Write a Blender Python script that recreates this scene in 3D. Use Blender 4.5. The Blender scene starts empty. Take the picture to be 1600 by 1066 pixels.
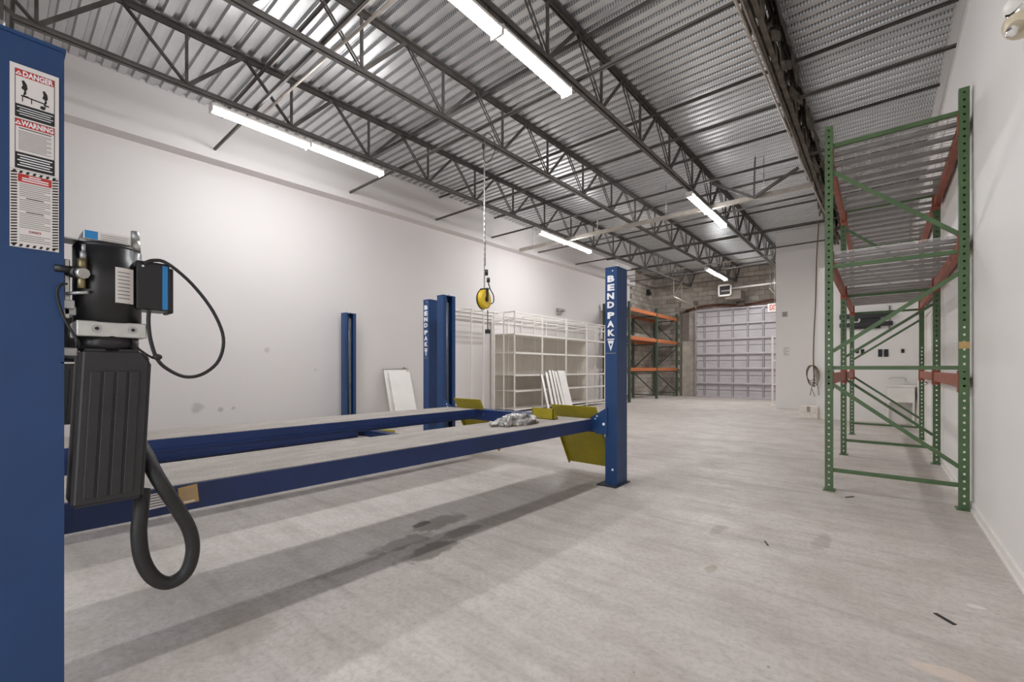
import bpy, bmesh, math, random
from mathutils import Vector, Matrix, noise
random.seed(7)
C = bpy.context.scene.collection
R = math.radians

# ------------------------------------------------------------------ camera, world, exposure
CAM_H = 1.228; F_PX = 682.0; YAW = R(40.05); Y0 = 576.0
cam_d = bpy.data.cameras.new('camera'); cam = bpy.data.objects.new('camera', cam_d); C.objects.link(cam)
cam.location = (0, 0, CAM_H); cam.rotation_euler = (R(90), 0, YAW)
cam_d.sensor_width = 36.0; cam_d.lens = F_PX / 1600 * 36.0
cam_d.shift_y = (Y0 - 533.0) / 1600.0
cam_d.clip_start = 0.02; cam_d.clip_end = 200
sc = bpy.context.scene; sc.camera = cam
world = bpy.data.worlds.new('world'); sc.world = world; world.use_nodes = True
world.node_tree.nodes['Background'].inputs['Color'].default_value = (0.93, 0.96, 1.0, 1)
world.node_tree.nodes['Background'].inputs['Strength'].default_value = 2.2
sc.view_settings.view_transform = 'Standard'; sc.view_settings.look = 'None'
sc.view_settings.exposure = 0.2; sc.view_settings.gamma = 1.0
TUBE = 68.0          # radiance of the fluorescent lenses
sc.cycles.max_bounces = 10; sc.cycles.diffuse_bounces = 6
sc.cycles.sample_clamp_indirect = 6.0
try: sc.cycles.use_denoising = True
except Exception: pass

_c, _s = math.cos(YAW), math.sin(YAW)
def ray(u, v):
    l = (u - 800) / F_PX
    return (_c * l - _s, _s * l + _c, -(v - Y0) / F_PX)
def on_z(u, v, z=0.0):
    r = ray(u, v); t = (z - CAM_H) / r[2]; return (r[0] * t, r[1] * t, z)
def on_x(u, v, x):
    r = ray(u, v); t = x / r[0]; return (x, r[1] * t, CAM_H + r[2] * t)
def on_y(u, v, y):
    r = ray(u, v); t = y / r[1]; return (r[0] * t, y, CAM_H + r[2] * t)

# ------------------------------------------------------------------ materials
def srgb(r, g, b):
    f = lambda v: (v / 255 / 12.92) if v / 255 <= .04045 else ((v / 255 + .055) / 1.055) ** 2.4
    return (f(r), f(g), f(b), 1)
class NT:
    def __init__(s, name):
        s.m = bpy.data.materials.new(name); s.m.use_nodes = True; s.t = s.m.node_tree
        s.b = s.t.nodes['Principled BSDF']; s._co = None
    def n(s, t, **k):
        x = s.t.nodes.new(t)
        for a, v in k.items(): setattr(x, a, v)
        return x
    def l(s, a, b): s.t.links.new(a, b)
    def co(s):
        if s._co is None: s._co = s.n('ShaderNodeTexCoord')
        return s._co.outputs['Object']
    def noise(s, scale, detail=4, rough=.55, vec=None, stretch=None):
        x = s.n('ShaderNodeTexNoise'); x.inputs['Scale'].default_value = scale
        x.inputs['Detail'].default_value = detail; x.inputs['Roughness'].default_value = rough
        v = vec or s.co()
        if stretch:
            mp = s.n('ShaderNodeMapping'); mp.inputs['Scale'].default_value = stretch; s.l(v, mp.inputs['Vector']); v = mp.outputs[0]
        s.l(v, x.inputs['Vector']); return x.outputs['Fac']
    def ramp(s, fac, p0, p1, c0=(0, 0, 0, 1), c1=(1, 1, 1, 1)):
        x = s.n('ShaderNodeValToRGB'); e = x.color_ramp.elements
        e[0].position = p0; e[1].position = p1; e[0].color = c0; e[1].color = c1
        s.l(fac, x.inputs[0]); return x.outputs[0]
    def mix(s, fac, a, b, mode='MIX'):
        x = s.n('ShaderNodeMixRGB', blend_type=mode)
        for i, v in enumerate((fac, a, b)):
            if isinstance(v, (int, float, tuple)): x.inputs[i].default_value = v
            else: s.l(v, x.inputs[i])
        return x.outputs[0]
    def math(s, op, a, b=None, c=None):
        x = s.n('ShaderNodeMath', operation=op)
        for i, v in enumerate((a, b, c)):
            if v is None: continue
            if isinstance(v, (int, float)): x.inputs[i].default_value = v
            else: s.l(v, x.inputs[i])
        return x.outputs[0]
    def bump(s, h, strength=.2, dist=.01):
        x = s.n('ShaderNodeBump'); x.inputs['Strength'].default_value = strength; x.inputs['Distance'].default_value = dist
        s.l(h, x.inputs['Height']); s.l(x.outputs[0], s.b.inputs['Normal'])
    def base(s, c):
        if isinstance(c, tuple): s.b.inputs['Base Color'].default_value = c
        else: s.l(c, s.b.inputs['Base Color'])
    def set(s, rough=.5, metal=0., **k):
        s.b.inputs['Roughness'].default_value = rough; s.b.inputs['Metallic'].default_value = metal
        for a, v in k.items(): s.b.inputs[a.replace('_', ' ')].default_value = v

def plain(name, col, rough=.5, metal=0., var=.12, scale=6., bump=0.):
    t = NT(name); n = t.noise(scale, 5)
    dark = tuple(c * (1 - var) for c in col[:3]) + (1,); light = tuple(min(1, c * (1 + var)) for c in col[:3]) + (1,)
    t.base(t.ramp(n, .3, .7, dark, light)); t.set(rough, metal)
    if bump: t.bump(t.noise(scale * 12, 3), bump)
    return t.m
M = {}
M['blue'] = plain('blue_powder_coat', srgb(28, 63, 110), .38, 0, .12, 3, .04)
M['blue_runway'] = plain('blue_runway_paint', srgb(20, 44, 92), .42, 0, .15, 4, .04)
M['baseplate'] = plain('dark_steel_plate', srgb(58, 58, 66), .5, .3, .2, 12)
M['yellow'] = plain('yellow_paint', srgb(160, 146, 28), .45, 0, .14, 5, .05)
M['green'] = plain('green_rack_paint', srgb(76, 102, 64), .45, 0, .14, 5, .05)
M['green_dark'] = plain('dark_green_rack_paint', srgb(62, 76, 62), .5, 0, .18, 5)
M['rust_orange'] = plain('rust_orange_paint', srgb(150, 80, 58), .5, 0, .22, 7, .08)
M['orange'] = plain('orange_beam_paint', srgb(174, 98, 54), .5, 0, .15, 7)
M['joist'] = plain('joist_primer', srgb(94, 89, 85), .55, .1, .25, 6)
M['joist_rusty'] = plain('fireproofed_steel', srgb(92, 84, 74), .85, 0, .45, 9, .5)
M['galv'] = plain('galvanised_steel', (.58, .59, .6, 1), .38, .85, .2, 9)
M['wire'] = plain('zinc_wire', srgb(206, 202, 200), .4, .4, .1, 9)
M['channel'] = plain('zinc_channel', srgb(150, 146, 144), .45, .4, .15, 9)
M['white_metal'] = plain('white_enamel', srgb(232, 228, 222), .4, 0, .04, 4)
M['white_grey'] = plain('shelf_back_panel', srgb(214, 207, 197), .55, 0, .07, 2)
M['white_board'] = plain('white_board', srgb(236, 232, 228), .35, 0, .04, 3)
M['board_edge'] = plain('raw_board_edge', srgb(150, 142, 132), .7, 0, .15, 9)
M['black'] = plain('black_plastic', srgb(42, 40, 42), .45, 0, .12, 8, .1)
M['black_paint'] = plain('black_gloss_paint', srgb(30, 29, 30), .32, 0, .15, 8)
M['rubber'] = plain('black_rubber', srgb(36, 34, 34), .5, 0, .2, 14, .2)
M['aluminium'] = plain('cast_aluminium', (.62, .61, .58, 1), .35, .8, .1, 20)
M['brass'] = plain('brass_fitting', srgb(150, 138, 104), .35, .8, .1, 20)
M['steel'] = plain('plain_steel', (.45, .45, .45, 1), .4, .8, .15, 12)
M['label_white'] = plain('label_white', srgb(226, 220, 216), .5, 0, .03, 6)
M['ink_black'] = plain('ink_black', srgb(30, 28, 28), .5, 0, .05, 6)
M['ink_grey'] = plain('ink_grey', srgb(150, 144, 142), .6, 0, .05, 6)
M['ink_red'] = plain('ink_red', srgb(188, 52, 46), .5, 0, .05, 6)
M['letter_white'] = plain('letter_white', srgb(238, 238, 240), .5, 0, .03, 6)
M['label_tan'] = plain('label_tan', srgb(186, 152, 96), .55, 0, .1, 10)
M['label_blue'] = plain('label_blue', srgb(40, 132, 196), .5, 0, .05, 6)
M['reel_yellow'] = plain('reel_yellow', srgb(226, 190, 40), .4, 0, .1, 8)
M['bracket_white'] = plain('white_bracket', srgb(226, 222, 216), .45, 0, .05, 8)
M['lamp_cream'] = plain('lamp_cream', srgb(214, 200, 172), .4, 0, .06, 8)
M['chrome'] = plain('chrome', (.75, .75, .75, 1), .12, 1., .05, 8)
M['grey_plate'] = plain('grey_cover_plate', srgb(160, 152, 146), .5, 0, .1, 30)
M['cable_brown'] = plain('cable_brown', srgb(96, 82, 62), .6, 0, .2, 20)
M['conduit'] = plain('conduit', srgb(176, 168, 158), .4, .5, .15, 6)
M['door_metal'] = plain('door_lavender_steel', srgb(188, 183, 185), .45, .15, .07, 2)
M['door_shade'] = plain('door_shade_steel', srgb(122, 116, 120), .45, .2, .1, 4)  # darkened tone: shade beside stiles and beneath struts painted in
M['door_strut'] = plain('door_strut_steel', srgb(186, 180, 184), .4, .3, .1, 4)
M['rust_brown'] = plain('rust_brown', srgb(92, 58, 44), .8, 0, .35, 6, .2)
M['exit_red'] = plain('exit_red', srgb(196, 60, 40), .5, 0, .05, 6)
M['box_white'] = plain('white_carton', srgb(222, 214, 204), .7, 0, .1, 10)

# white painted drywall
def wall_mat(name, col, marks=()):
    t = NT(name); big = t.noise(.5, 3); fine = t.noise(60, 2)
    c = t.ramp(big, .3, .7, tuple(v * .96 for v in col[:3]) + (1,), col)
    for (x, y, z, r, a) in marks:
        d = t.n('ShaderNodeVectorMath', operation='DISTANCE'); t.l(t.co(), d.inputs[0]); d.inputs[1].default_value = (x, y, z)
        dd = t.math('ADD', d.outputs['Value'], t.math('MULTIPLY', t.noise(9, 4), r * 1.2))
        k = t.ramp(dd, r * 1.15, r * 1.6, (a, a, a, 1), (0, 0, 0, 1))
        c = t.mix(k, c, srgb(120, 112, 104))
    t.base(c); t.set(.6); t.bump(fine, .06, .004); return t.m
_mk = [on_x(308, 637, -8.05) + (.1, .35), on_x(345, 640, -8.05) + (.05, .4), on_x(365, 638, -8.05) + (.04, .4), on_x(417, 547, -8.05) + (.05, .3), on_x(493, 578, -8.05) + (.04, .25)]
M['wall_white'] = wall_mat('white_wall_paint', srgb(217, 212, 210), _mk)
M['wall_plain'] = wall_mat('white_partition_paint', srgb(232, 228, 225))

def concrete_floor():
    t = NT('concrete_floor')
    big = t.noise(.45, 5, .6); mid = t.noise(2.2, 6, .65); fine = t.noise(34, 4, .7); streak = t.noise(3.0, 5, .6, stretch=(.35, 3.0, 1))
    c = t.mix(t.ramp(big, .32, .68), srgb(190, 182, 176), srgb(214, 206, 200))
    c = t.mix(t.math('MULTIPLY', t.ramp(mid, .42, .72), .5), c, srgb(166, 156, 141))
    c = t.mix(t.math('MULTIPLY', t.ramp(streak, .48, .72), .45), c, srgb(154, 145, 138))
    swirl = t.noise(11, 7, .72, stretch=(.8, 1.25, 1)); c = t.mix(t.math('MULTIPLY', t.ramp(swirl, .47,   .7)  , .25), c, srgb(146, 136, 127))
    c = t.mix(t.math('MULTIPLY', t.ramp(swirl, .25, .42, (1, 1, 1, 1), (0, 0, 0, 1)), .15), c, srgb(222, 214, 208))
    c = t.mix(t.math('MULTIPLY', t.ramp(fine, .45, .75), .4), c, srgb(128, 119, 112))
    vo = t.n('ShaderNodeTexVoronoi'); vo.inputs['Scale'].default_value = 4.5; t.l(t.co(), vo.inputs['Vector'])
    sp = t.ramp(t.math('ADD', vo.outputs['Distance'], t.math('MULTIPLY', t.math('SUBTRACT', swirl, .35), .5)), .045, .085, (1, 1, 1, 1), (0, 0, 0, 1))
    c = t.mix(t.math('MULTIPLY', sp, .75), c, srgb(62, 54, 50))
    # grey worn strip under the lift bays and oil stains (position, radii, strength, colour)
    sep = t.n('ShaderNodeSeparateXYZ'); t.l(t.co(), sep.inputs[0]); X, Yy = sep.outputs[0], sep.outputs[1]
    wob = t.math('MULTIPLY', t.math('SUBTRACT', t.noise(6, 7, .7), .5), 2.2)
    def blob(u, v, rx, ry, a, col):
        nonlocal c
        x, y, _ = on_z(u, v)
        dx = t.math('DIVIDE', t.math('SUBTRACT', X, x), rx); dy = t.math('DIVIDE', t.math('SUBTRACT', Yy, y), ry)
        d = t.math('SQRT', t.math('ADD', t.math('MULTIPLY', dx, dx), t.math('MULTIPLY', dy, dy)))
        k = t.ramp(t.math('ADD', d, wob), .7, 1.05, (a, a, a, 1), (0, 0, 0, 1))
        c = t.mix(k, c, col)
    blob(686, 816, .13, .30, .7, srgb(120, 110, 102)); blob(658, 820, .05, .11, .8, srgb(66, 48, 46))
    blob(672, 862, .12, .24, .75, srgb(112, 104, 96)); blob(725, 830, .08, .22, .65, srgb(122, 112, 104)); blob(632, 848, .1, .25, .65, srgb(116, 107, 100))
    blob(560, 880, .06, .3, .4, srgb(124, 116, 108)); blob(1122, 828, .05, .16, .4, srgb(138, 122, 116)); blob(1283, 848, .06, .2, .4, srgb(140, 126, 120))
    blob(1112, 888, .035, .07, .45, srgb(138, 130, 100)); blob(815, 740, .3, .35, .3, srgb(140, 128, 118)); blob(1330, 725, .35, .5, .25, srgb(150, 142, 132))
    blob(1525, 948, .06, .03, .6, srgb(236, 230, 224)); blob(1470, 1050, .12, .05, .5, srgb(226, 204, 188)); blob(350, 1000, .16, .25, .3, srgb(160, 150, 136))
    t.base(c)
    t.set(.55); rr = t.ramp(mid, .3, .7, (.42, .42, .42, 1), (.68, .68, .68, 1)); t.l(rr, t.b.inputs['Roughness'])
    t.bump(fine, .12, .004); return t.m
M['floor'] = concrete_floor()

def deck_mat(name, perforated):
    t = NT(name); n = t.noise(2.2, 5, .65, stretch=(.8, 2, 2)); sp = t.noise(40, 3)
    c = t.ramp(n, .3, .72, (.62, .625, .63, 1), (.78, .785, .79, 1)); c = t.mix(t.math('MULTIPLY', sp, .2), c, (.45, .45, .46, 1))
    m = 0.8
    if perforated:
        sep = t.n('ShaderNodeSeparateXYZ'); t.l(t.co(), sep.inputs[0])
        fx = t.math('SUBTRACT', t.math('FRACT', t.math('DIVIDE', sep.outputs[0], .031)), .5)
        fz = t.math('SUBTRACT', t.math('FRACT', t.math('DIVIDE', t.math('ADD', sep.outputs[2], .0), 0.0135)), .5)
        dx = t.math('MULTIPLY', fx, .031); dz = t.math('MULTIPLY', fz, 0.0135)
        d = t.math('SQRT', t.math('ADD', t.math('MULTIPLY', dx, dx), t.math('MULTIPLY', dz, dz)))
        k = t.math('LESS_THAN', d, .0056); c = t.mix(k, c, (.03, .03, .03, 1))
        t.l(t.math('MULTIPLY', t.math('SUBTRACT', 1, k), .8), t.b.inputs['Metallic'])
    t.base(c); t.b.inputs['Roughness'].default_value = .36
    if not perforated: t.b.inputs['Metallic'].default_value = m
    t.bump(sp, .05, .003); return t.m
M['deck'] = deck_mat('galvanised_deck', False); M['deck_perf'] = deck_mat('galvanised_deck_perforated', True)

def block_mat():
    t = NT('concrete_block'); oi = t.n('ShaderNodeObjectInfo'); geo = t.n('ShaderNodeNewGeometry')
    big = t.noise(.8, 4, .6, vec=geo.outputs['Position']); fine = t.noise(45, 4, .7, vec=geo.outputs['Position'])
    c = t.mix(oi.outputs['Random'], srgb(160, 151, 140), srgb(196, 188, 178))
    c = t.mix(t.math('MULTIPLY', t.ramp(big, .4, .7), .6), c, srgb(132, 122, 108)); c = t.mix(t.math('MULTIPLY', t.ramp(fine, .45, .75), .35), c, srgb(104, 96, 88))
    t.base(c); t.set(.9); t.bump(fine, .3, .006); return t.m
M['block'] = block_mat()
M['mortar'] = plain('mortar', srgb(120, 112, 103), .95, 0, .15, 8)
M['concrete'] = plain('cast_concrete', srgb(168, 160, 149), .85, 0, .22, 3, .2)

def tread_mat():
    t = NT('worn_tread'); a = t.noise(9, 6, .7, stretch=(1, .35, 1)); b = t.noise(120, 3, .7); g = t.noise(30, 4, .6)
    c = t.mix(t.ramp(a, .35, .7), srgb(150, 143, 138), srgb(184, 176, 168)); c = t.mix(t.math('MULTIPLY', t.ramp(b, .45, .6), .5), c, srgb(112, 104, 98))
    c = t.mix(t.math('MULTIPLY', t.ramp(g, .55, .7), .4), c, srgb(150, 124, 94)); t.base(c); t.set(.75); t.bump(b, .5, .004); return t.m
M['tread'] = tread_mat()
def tube_mat(k=1.0, nm='fluorescent_lens'):
    t = NT(nm); t.base((.9, .9, .9, 1)); t.set(.4)
    t.b.inputs['Emission Color'].default_value = (.985, .99, 1, 1); t.b.inputs['Emission Strength'].default_value = TUBE * k; return t.m
M['tube'] = tube_mat(); M['tube_far'] = tube_mat(2.0, 'fluorescent_lens_boosted')  # far lenses emit double, a boost added to brighten the back wall
def plastic_mat():
    t = NT('crumpled_clear_plastic'); n = t.noise(22, 3); t.base(t.ramp(n, .35, .7, srgb(120, 116, 112), srgb(228, 226, 224))); t.set(.12, .35); t.bump(t.noise(30, 4), .8, .03); return t.m
M['plastic'] = plastic_mat()
def film_mat():
    t = NT('dusty_plastic_film'); t.base(srgb(196, 190, 186)); t.set(.35); t.b.inputs['Alpha'].default_value = .42; t.bump(t.noise(8, 4), .5, .02); return t.m
M['film'] = film_mat()
def glass_mat():
    t = NT('glass'); t.base((.9, .95, .95, 1)); t.set(.03); t.b.inputs['Transmission Weight'].default_value = 1.; t.b.inputs['IOR'].default_value = 1.1; return t.m

# ------------------------------------------------------------------ mesh builder
class MB:
    def __init__(s): s.v = []; s.f = []; s.mi = []; s.mats = []; s.smooth = []
    def _m(s, m):
        m = M[m] if isinstance(m, str) else m
        if m not in s.mats: s.mats.append(m)
        return s.mats.index(m)
    def add(s, vs, fs, m, smooth=False):
        o = len(s.v); s.v += [tuple(p) for p in vs]; k = s._m(m)
        for f in fs: s.f.append(tuple(i + o for i in f)); s.mi.append(k); s.smooth.append(smooth)
        return s
    def hexa(s, p, m):      # 0-3 bottom ring ccw, 4-7 top ring
        return s.add(p, [(3, 2, 1, 0), (4, 5, 6, 7), (0, 1, 5, 4), (1, 2, 6, 5), (2, 3, 7, 6), (3, 0, 4, 7)], m)
    def box(s, x0, x1, y0, y1, z0, z1, m):
        if x0 > x1: x0, x1 = x1, x0
        if y0 > y1: y0, y1 = y1, y0
        if z0 > z1: z0, z1 = z1, z0
        return s.hexa([(x0, y0, z0), (x1, y0, z0), (x1, y1, z0), (x0, y1, z0), (x0, y0, z1), (x1, y0, z1), (x1, y1, z1), (x0, y1, z1)], m)
    def bev(s, x0, x1, y0, y1, z0, z1, m, b=.01, axis='z'):   # box with chamfered edges (via bmesh)
        bm = bmesh.new(); bmesh.ops.create_cube(bm, size=1)
        for v in bm.verts: v.co = Vector(((x0 + x1) / 2 + v.co.x * (x1 - x0), (y0 + y1) / 2 + v.co.y * (y1 - y0), (z0 + z1) / 2 + v.co.z * (z1 - z0)))
        bmesh.ops.bevel(bm, geom=bm.edges[:], offset=b, segments=2, affect='EDGES', profile=.5)
        return s.bm(bm, m, False)
    def bm(s, bm, m, smooth=False):
        bm.verts.index_update(); s.add([v.co[:] for v in bm.verts], [[v.index for v in f.verts] for f in bm.faces], m, smooth); bm.free(); return s
    def bar(s, a, b, w, h, m, up=(0, 0, 1)):
        a = Vector(a); b = Vector(b); d = (b - a).normalized(); up = Vector(up)
        if abs(d.dot(up)) > .99: up = Vector((1, 0, 0))
        x = d.cross(up).normalized() * (w / 2); y = x.cross(d).normalized() * (h / 2)
        p = [a - x - y, a + x - y, a + x + y, a - x + y, b - x - y, b + x - y, b + x + y, b - x + y]
        return s.hexa(p, m)
    def tube(s, pts, r, m, n=8, cap=True):
        pts = [Vector(p) for p in pts]; rings = []; o = len(s.v); prev = None; vs = []
        for i, p in enumerate(pts):
            d = (pts[min(i + 1, len(pts) - 1)] - pts[max(i - 1, 0)]).normalized()
            if prev is None:
                u = Vector((0, 0, 1)) if abs(d.z) < .9 else Vector((1, 0, 0)); x = d.cross(u).normalized()
            else: x = (prev - d * prev.dot(d)).normalized()
            prev = x; y = d.cross(x); rr = r[i] if isinstance(r, (list, tuple)) else r
            vs += [p + (x * math.cos(2 * math.pi * k / n) + y * math.sin(2 * math.pi * k / n)) * rr for k in range(n)]
        fs = []
        for i in range(len(pts) - 1):
            for k in range(n): fs.append((i * n + k, i * n + (k + 1) % n, (i + 1) * n + (k + 1) % n, (i + 1) * n + k))
        s.add(vs, fs, m, True)
        if cap:
            e = (len(pts) - 1) * n
            k = s._m(m); s.f.append(tuple(o + i for i in reversed(range(n)))); s.mi.append(k); s.smooth.append(False)
            s.f.append(tuple(o + e + i for i in range(n))); s.mi.append(k); s.smooth.append(False)
        return s
    def cyl(s, a, b, r, m, n=16, r2=None): return s.tube([a, b], [r, r if r2 is None else r2], m, n)
    def prism(s, pts, d, m):     # polygon pts (3D list) extruded by vector d
        n = len(pts); d = Vector(d); a = [Vector(p) for p in pts]; b = [p + d for p in a]
        return s.add(a + b, [tuple(reversed(range(n))), tuple(range(n, 2 * n))] + [(i, (i + 1) % n, n + (i + 1) % n, n + i) for i in range(n)], m)
    def ball(s, c, r, m, seg=12, ring=8):
        bm = bmesh.new(); bmesh.ops.create_uvsphere(bm, u_segments=seg, v_segments=ring, radius=1)
        for v in bm.verts: v.co = Vector((c[0] + v.co.x * r[0], c[1] + v.co.y * r[1], c[2] + v.co.z * r[2]))
        return s.bm(bm, m, True)
    def xform(s, mat, i0=0):
        for i in range(i0, len(s.v)): s.v[i] = tuple(mat @ Vector(s.v[i]))
        return s
    def mesh(s, name, off=(0, 0, 0)):
        me = bpy.data.meshes.new(name); me.from_pydata([(a - off[0], b - off[1], c - off[2]) for a, b, c in s.v], [], s.f)
        for m in s.mats: me.materials.append(m)
        me.polygons.foreach_set('material_index', s.mi); me.polygons.foreach_set('use_smooth', s.smooth)
        bm = bmesh.new(); bm.from_mesh(me); bmesh.ops.recalc_face_normals(bm, faces=bm.faces[:]); bm.to_mesh(me); bm.free()
        me.update(); return me

OFF = {}
def tag(o, label=None, cat=None, group=None, kind=None):
    if label: o['label'] = label
    if cat: o['category'] = cat
    if group: o['group'] = group
    if kind: o['kind'] = kind
    return o
def thing(name, label, cat, loc=(0, 0, 0), group=None):
    o = bpy.data.objects.new(name, None); o.empty_display_size = .1; o.location = loc; C.objects.link(o); OFF[o.name] = loc
    return tag(o, label, cat, group)
def part(name, mb, parent=None, loc=None, label=None, kind=None):
    """link a builder as one mesh object; coordinates in mb are world coordinates"""
    off = OFF[parent.name] if parent else (loc or (0, 0, 0))
    o = bpy.data.objects.new(name, mb.mesh(name, off)); C.objects.link(o)
    if parent: o.parent = parent
    else: o.location = off
    OFF[o.name] = off
    if label: o['label'] = label
    if kind: o['kind'] = kind
    return o
def single(name, mb, label, cat, loc=(0, 0, 0), group=None, kind=None):
    return tag(part(name, mb, None, loc), label, cat, group, kind)
def inst(name, me, parent, world, rot=(0, 0, 0), scale=(1, 1, 1), kind=None):
    o = bpy.data.objects.new(name, me); C.objects.link(o); o.parent = parent; f = OFF[parent.name]
    o.location = (world[0] - f[0], world[1] - f[1], world[2] - f[2]); o.rotation_euler = rot; o.scale = scale
    if kind: o['kind'] = kind
    return o
def dup(root, loc, label, group=None):
    r = root.copy(); C.objects.link(r); r.location = loc; r['label'] = label
    if group: r['group'] = group
    for ch in list(root.children):
        c2 = ch.copy(); C.objects.link(c2); c2.parent = r
        for g in ch.children:
            g2 = g.copy(); C.objects.link(g2); g2.parent = c2
    return r
def struct(name, mb, loc=(0, 0, 0)): return part(name, mb, None, loc, None, 'structure')
def text_geo(body, size, bold=0.0, extrude=.0015, align='CENTER'):
    cu = bpy.data.curves.new('lettering', 'FONT'); cu.body = body; cu.size = size; cu.offset = bold; cu.extrude = extrude
    cu.align_x = align; cu.align_y = 'CENTER'; cu.resolution_u = 2
    o = bpy.data.objects.new('tmp', cu); C.objects.link(o)
    dg = bpy.context.evaluated_depsgraph_get(); me = bpy.data.meshes.new_from_object(o.evaluated_get(dg))
    vs = [v.co.copy() for v in me.vertices]; fs = [tuple(p.vertices) for p in me.polygons]
    bpy.data.objects.remove(o); bpy.data.curves.remove(cu); bpy.data.meshes.remove(me); return vs, fs
def add_text(mb, body, size, origin, xdir, ydir, m, bold=0., extrude=.0015, align='CENTER', width=None):
    vs, fs = text_geo(body, size, bold, extrude, align); x = Vector(xdir); y = Vector(ydir); z = x.cross(y); o = Vector(origin)
    k = 1.
    if width:
        w = max(v.x for v in vs) - min(v.x for v in vs); k = width / w
    mb.add([o + x * (v.x * k) + y * v.y + z * v.z for v in vs], fs, m); return mb

# ------------------------------------------------------------------ room shell
XL, XLU, XR, XRU = -8.05, -7.80, .62, .655
YF, YJ, YB = -1.7, 17.3, 20.0
def z_bc(y): return 4.495 + .013 * y       # joist bottom chord underside
def z_dk(y): return z_bc(y) + .685         # deck underside
ZT = 5.9
struct('floor', MB().box(-8.6, 1.2, YF - 4.0, YB + .5, -.2, 0, 'floor'))
w = MB(); w.box(XL - .3, XL, YF, YJ, 0, ZT, 'wall_white')
def soff(y): return 4.41 + .016 * y
w.hexa([(XL, YF, soff(YF)), (XLU, YF, soff(YF)), (XLU, YJ, soff(YJ)), (XL, YJ, soff(YJ)), (XL, YF, ZT), (XLU, YF, ZT), (XLU, YJ, ZT), (XL, YJ, ZT)], 'wall_white')
wall_left = struct('wall_left', w)
w = MB(); w.box(XR, XR + .3, YF, YB, 0, 4.52, 'wall_plain'); w.box(XRU, XR + .3, YF, YB, 4.52, ZT, 'wall_plain')
struct('wall_right', w)
struct('trim_1', MB().box(XR - .012, XR, YF, 13.0, 4.50, 4.535, 'wall_plain'))
b = MB(); b.box(XR - .014, XR, YF, 12.98, 0, .075, 'white_metal'); b.box(XR - .02, XR - .014, YF, 12.98, 0, .02, 'white_metal'); struct('baseboard_right', b)
# front wall behind the camera with an unseen opening added for soft daylight fill
w = MB(); w.box(XL - .3, -4.0, YF - .2, YF, 0, ZT, 'wall_plain'); w.box(.2, XR + .3, YF - .2, YF, 0, ZT, 'wall_plain'); w.box(-4.0, .2, YF - .2, YF, 3.9, ZT, 'wall_plain')
struct('wall_front', w)
# back wall and block return on the left
DX0, DX1, DZ = -6.15, -2.2, 3.74
w = MB(); w.box(XL - .3, DX0, YB + .02, YB + .3, 0, ZT, 'mortar'); w.box(DX0, DX1 + .1, YB + .02, YB + .3, DZ, ZT, 'mortar'); w.box(DX1 - .0, XR + .3, YB + .02, YB + .3, 0, ZT, 'mortar')
wall_back = struct('wall_back', w)
blk = MB(); blk.bev(-.195, .195, -.03, .03, -.095, .095, 'block', .006); blk_me = blk.mesh('block')
blkh = MB(); blkh.bev(-.095, .095, -.03, .03, -.095, .095, 'block', .006); blkh_me = blkh.mesh('block_half')
PX0, PX1 = -6.78, DX0
for r_ in range(27):
    z = .1 + .2 * r_; sh = .2 if r_ % 2 else 0
    for k in range(16):
        x = -7.9 + .4 * k - sh + (.0)
        if x > -2.3: continue
        if PX0 - .16 < x < PX1 + .02 and z < 3.74: continue
        if DX0 - .05 < x and z < DZ + .08: continue
        if 3.98 < z < 4.36 and -6.8 < x < -6.3: continue
        inst('block', blk_me, wall_back, (x, YB + random.uniform(-.003, .004), z))
w = MB(); w.bev(PX0, PX1, YB - .05, YB + .05, 0, 2.45, 'concrete', .012); part('pier', w, wall_back)
w = MB(); w.bev(PX0 + .3, PX1, YB - .05, YB + .05, 2.46, 3.9, 'concrete', .012); w.box(PX0, PX0 + .3, YB - .02, YB + .05, 2.46, 3.75, 'mortar'); part('pier', w, wall_back)
w = MB(); w.bev(-6.85, -6.3, YB - .045, YB + .05, 3.92, 4.62, 'concrete', .012); part('tie_column', w, wall_back)
# left block return
w = MB(); w.box(XL - .3, XL - .03, YJ, YB + .1, 0, ZT, 'mortar'); w.box(XL - .3, XLU, YJ - .02, YJ + .02, soff(YJ), ZT, 'mortar'); wl2 = struct('wall_left_block', w)
wl2.name = 'wall_left_rear'; OFF['wall_left_rear'] = (0, 0, 0)
for r_ in range(27):
    z = .1 + .2 * r_; sh = .2 if r_ % 2 else 0
    for k in range(8):
        y = YJ + .2 + .4 * k - sh
        if y > YB - .05 or y < YJ + .1: continue
        inst('block', blk_me, wl2, (XL - .03 + random.uniform(-.004, .004), y, z), (0, 0, R(90)))
# overhead door
d = MB(); d.box(DX0, DX1, YB - .16, YB - .12, 0, DZ, 'door_metal'); door = struct('door_1', d)
NS = 6; hs = DZ / NS
for i in range(NS):
    z0 = i * hs
    m = MB()
    m.bev(DX0 + .02, DX1, YB - .185, YB - .161, z0 + .012, z0 + hs - .012, 'door_metal', .006)
    for q in (.33, .52, .7): m.box(DX0 + .05, DX1, YB - .195, YB - .184, z0 + hs * q - .012, z0 + hs * q + .012, 'door_metal' if q != .52 else 'door_shade')
    part('door_section', m, door)
    m = MB(); m.bev(DX0, DX1, YB - .26, YB - .18, z0 + hs - .05, z0 + hs + .02, 'door_strut', .008); m.box(DX0, DX1, YB - .262, YB - .19, z0 + hs - .075, z0 + hs - .049, 'door_shade'); part('strut', m, door)  # dark strip beneath stands in for the strut's shadow
m = MB(); m.bev(DX0, DX1, YB - .25, YB - .17, .0, .06, 'door_strut', .008); part('bottom_rail', m, door)
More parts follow.
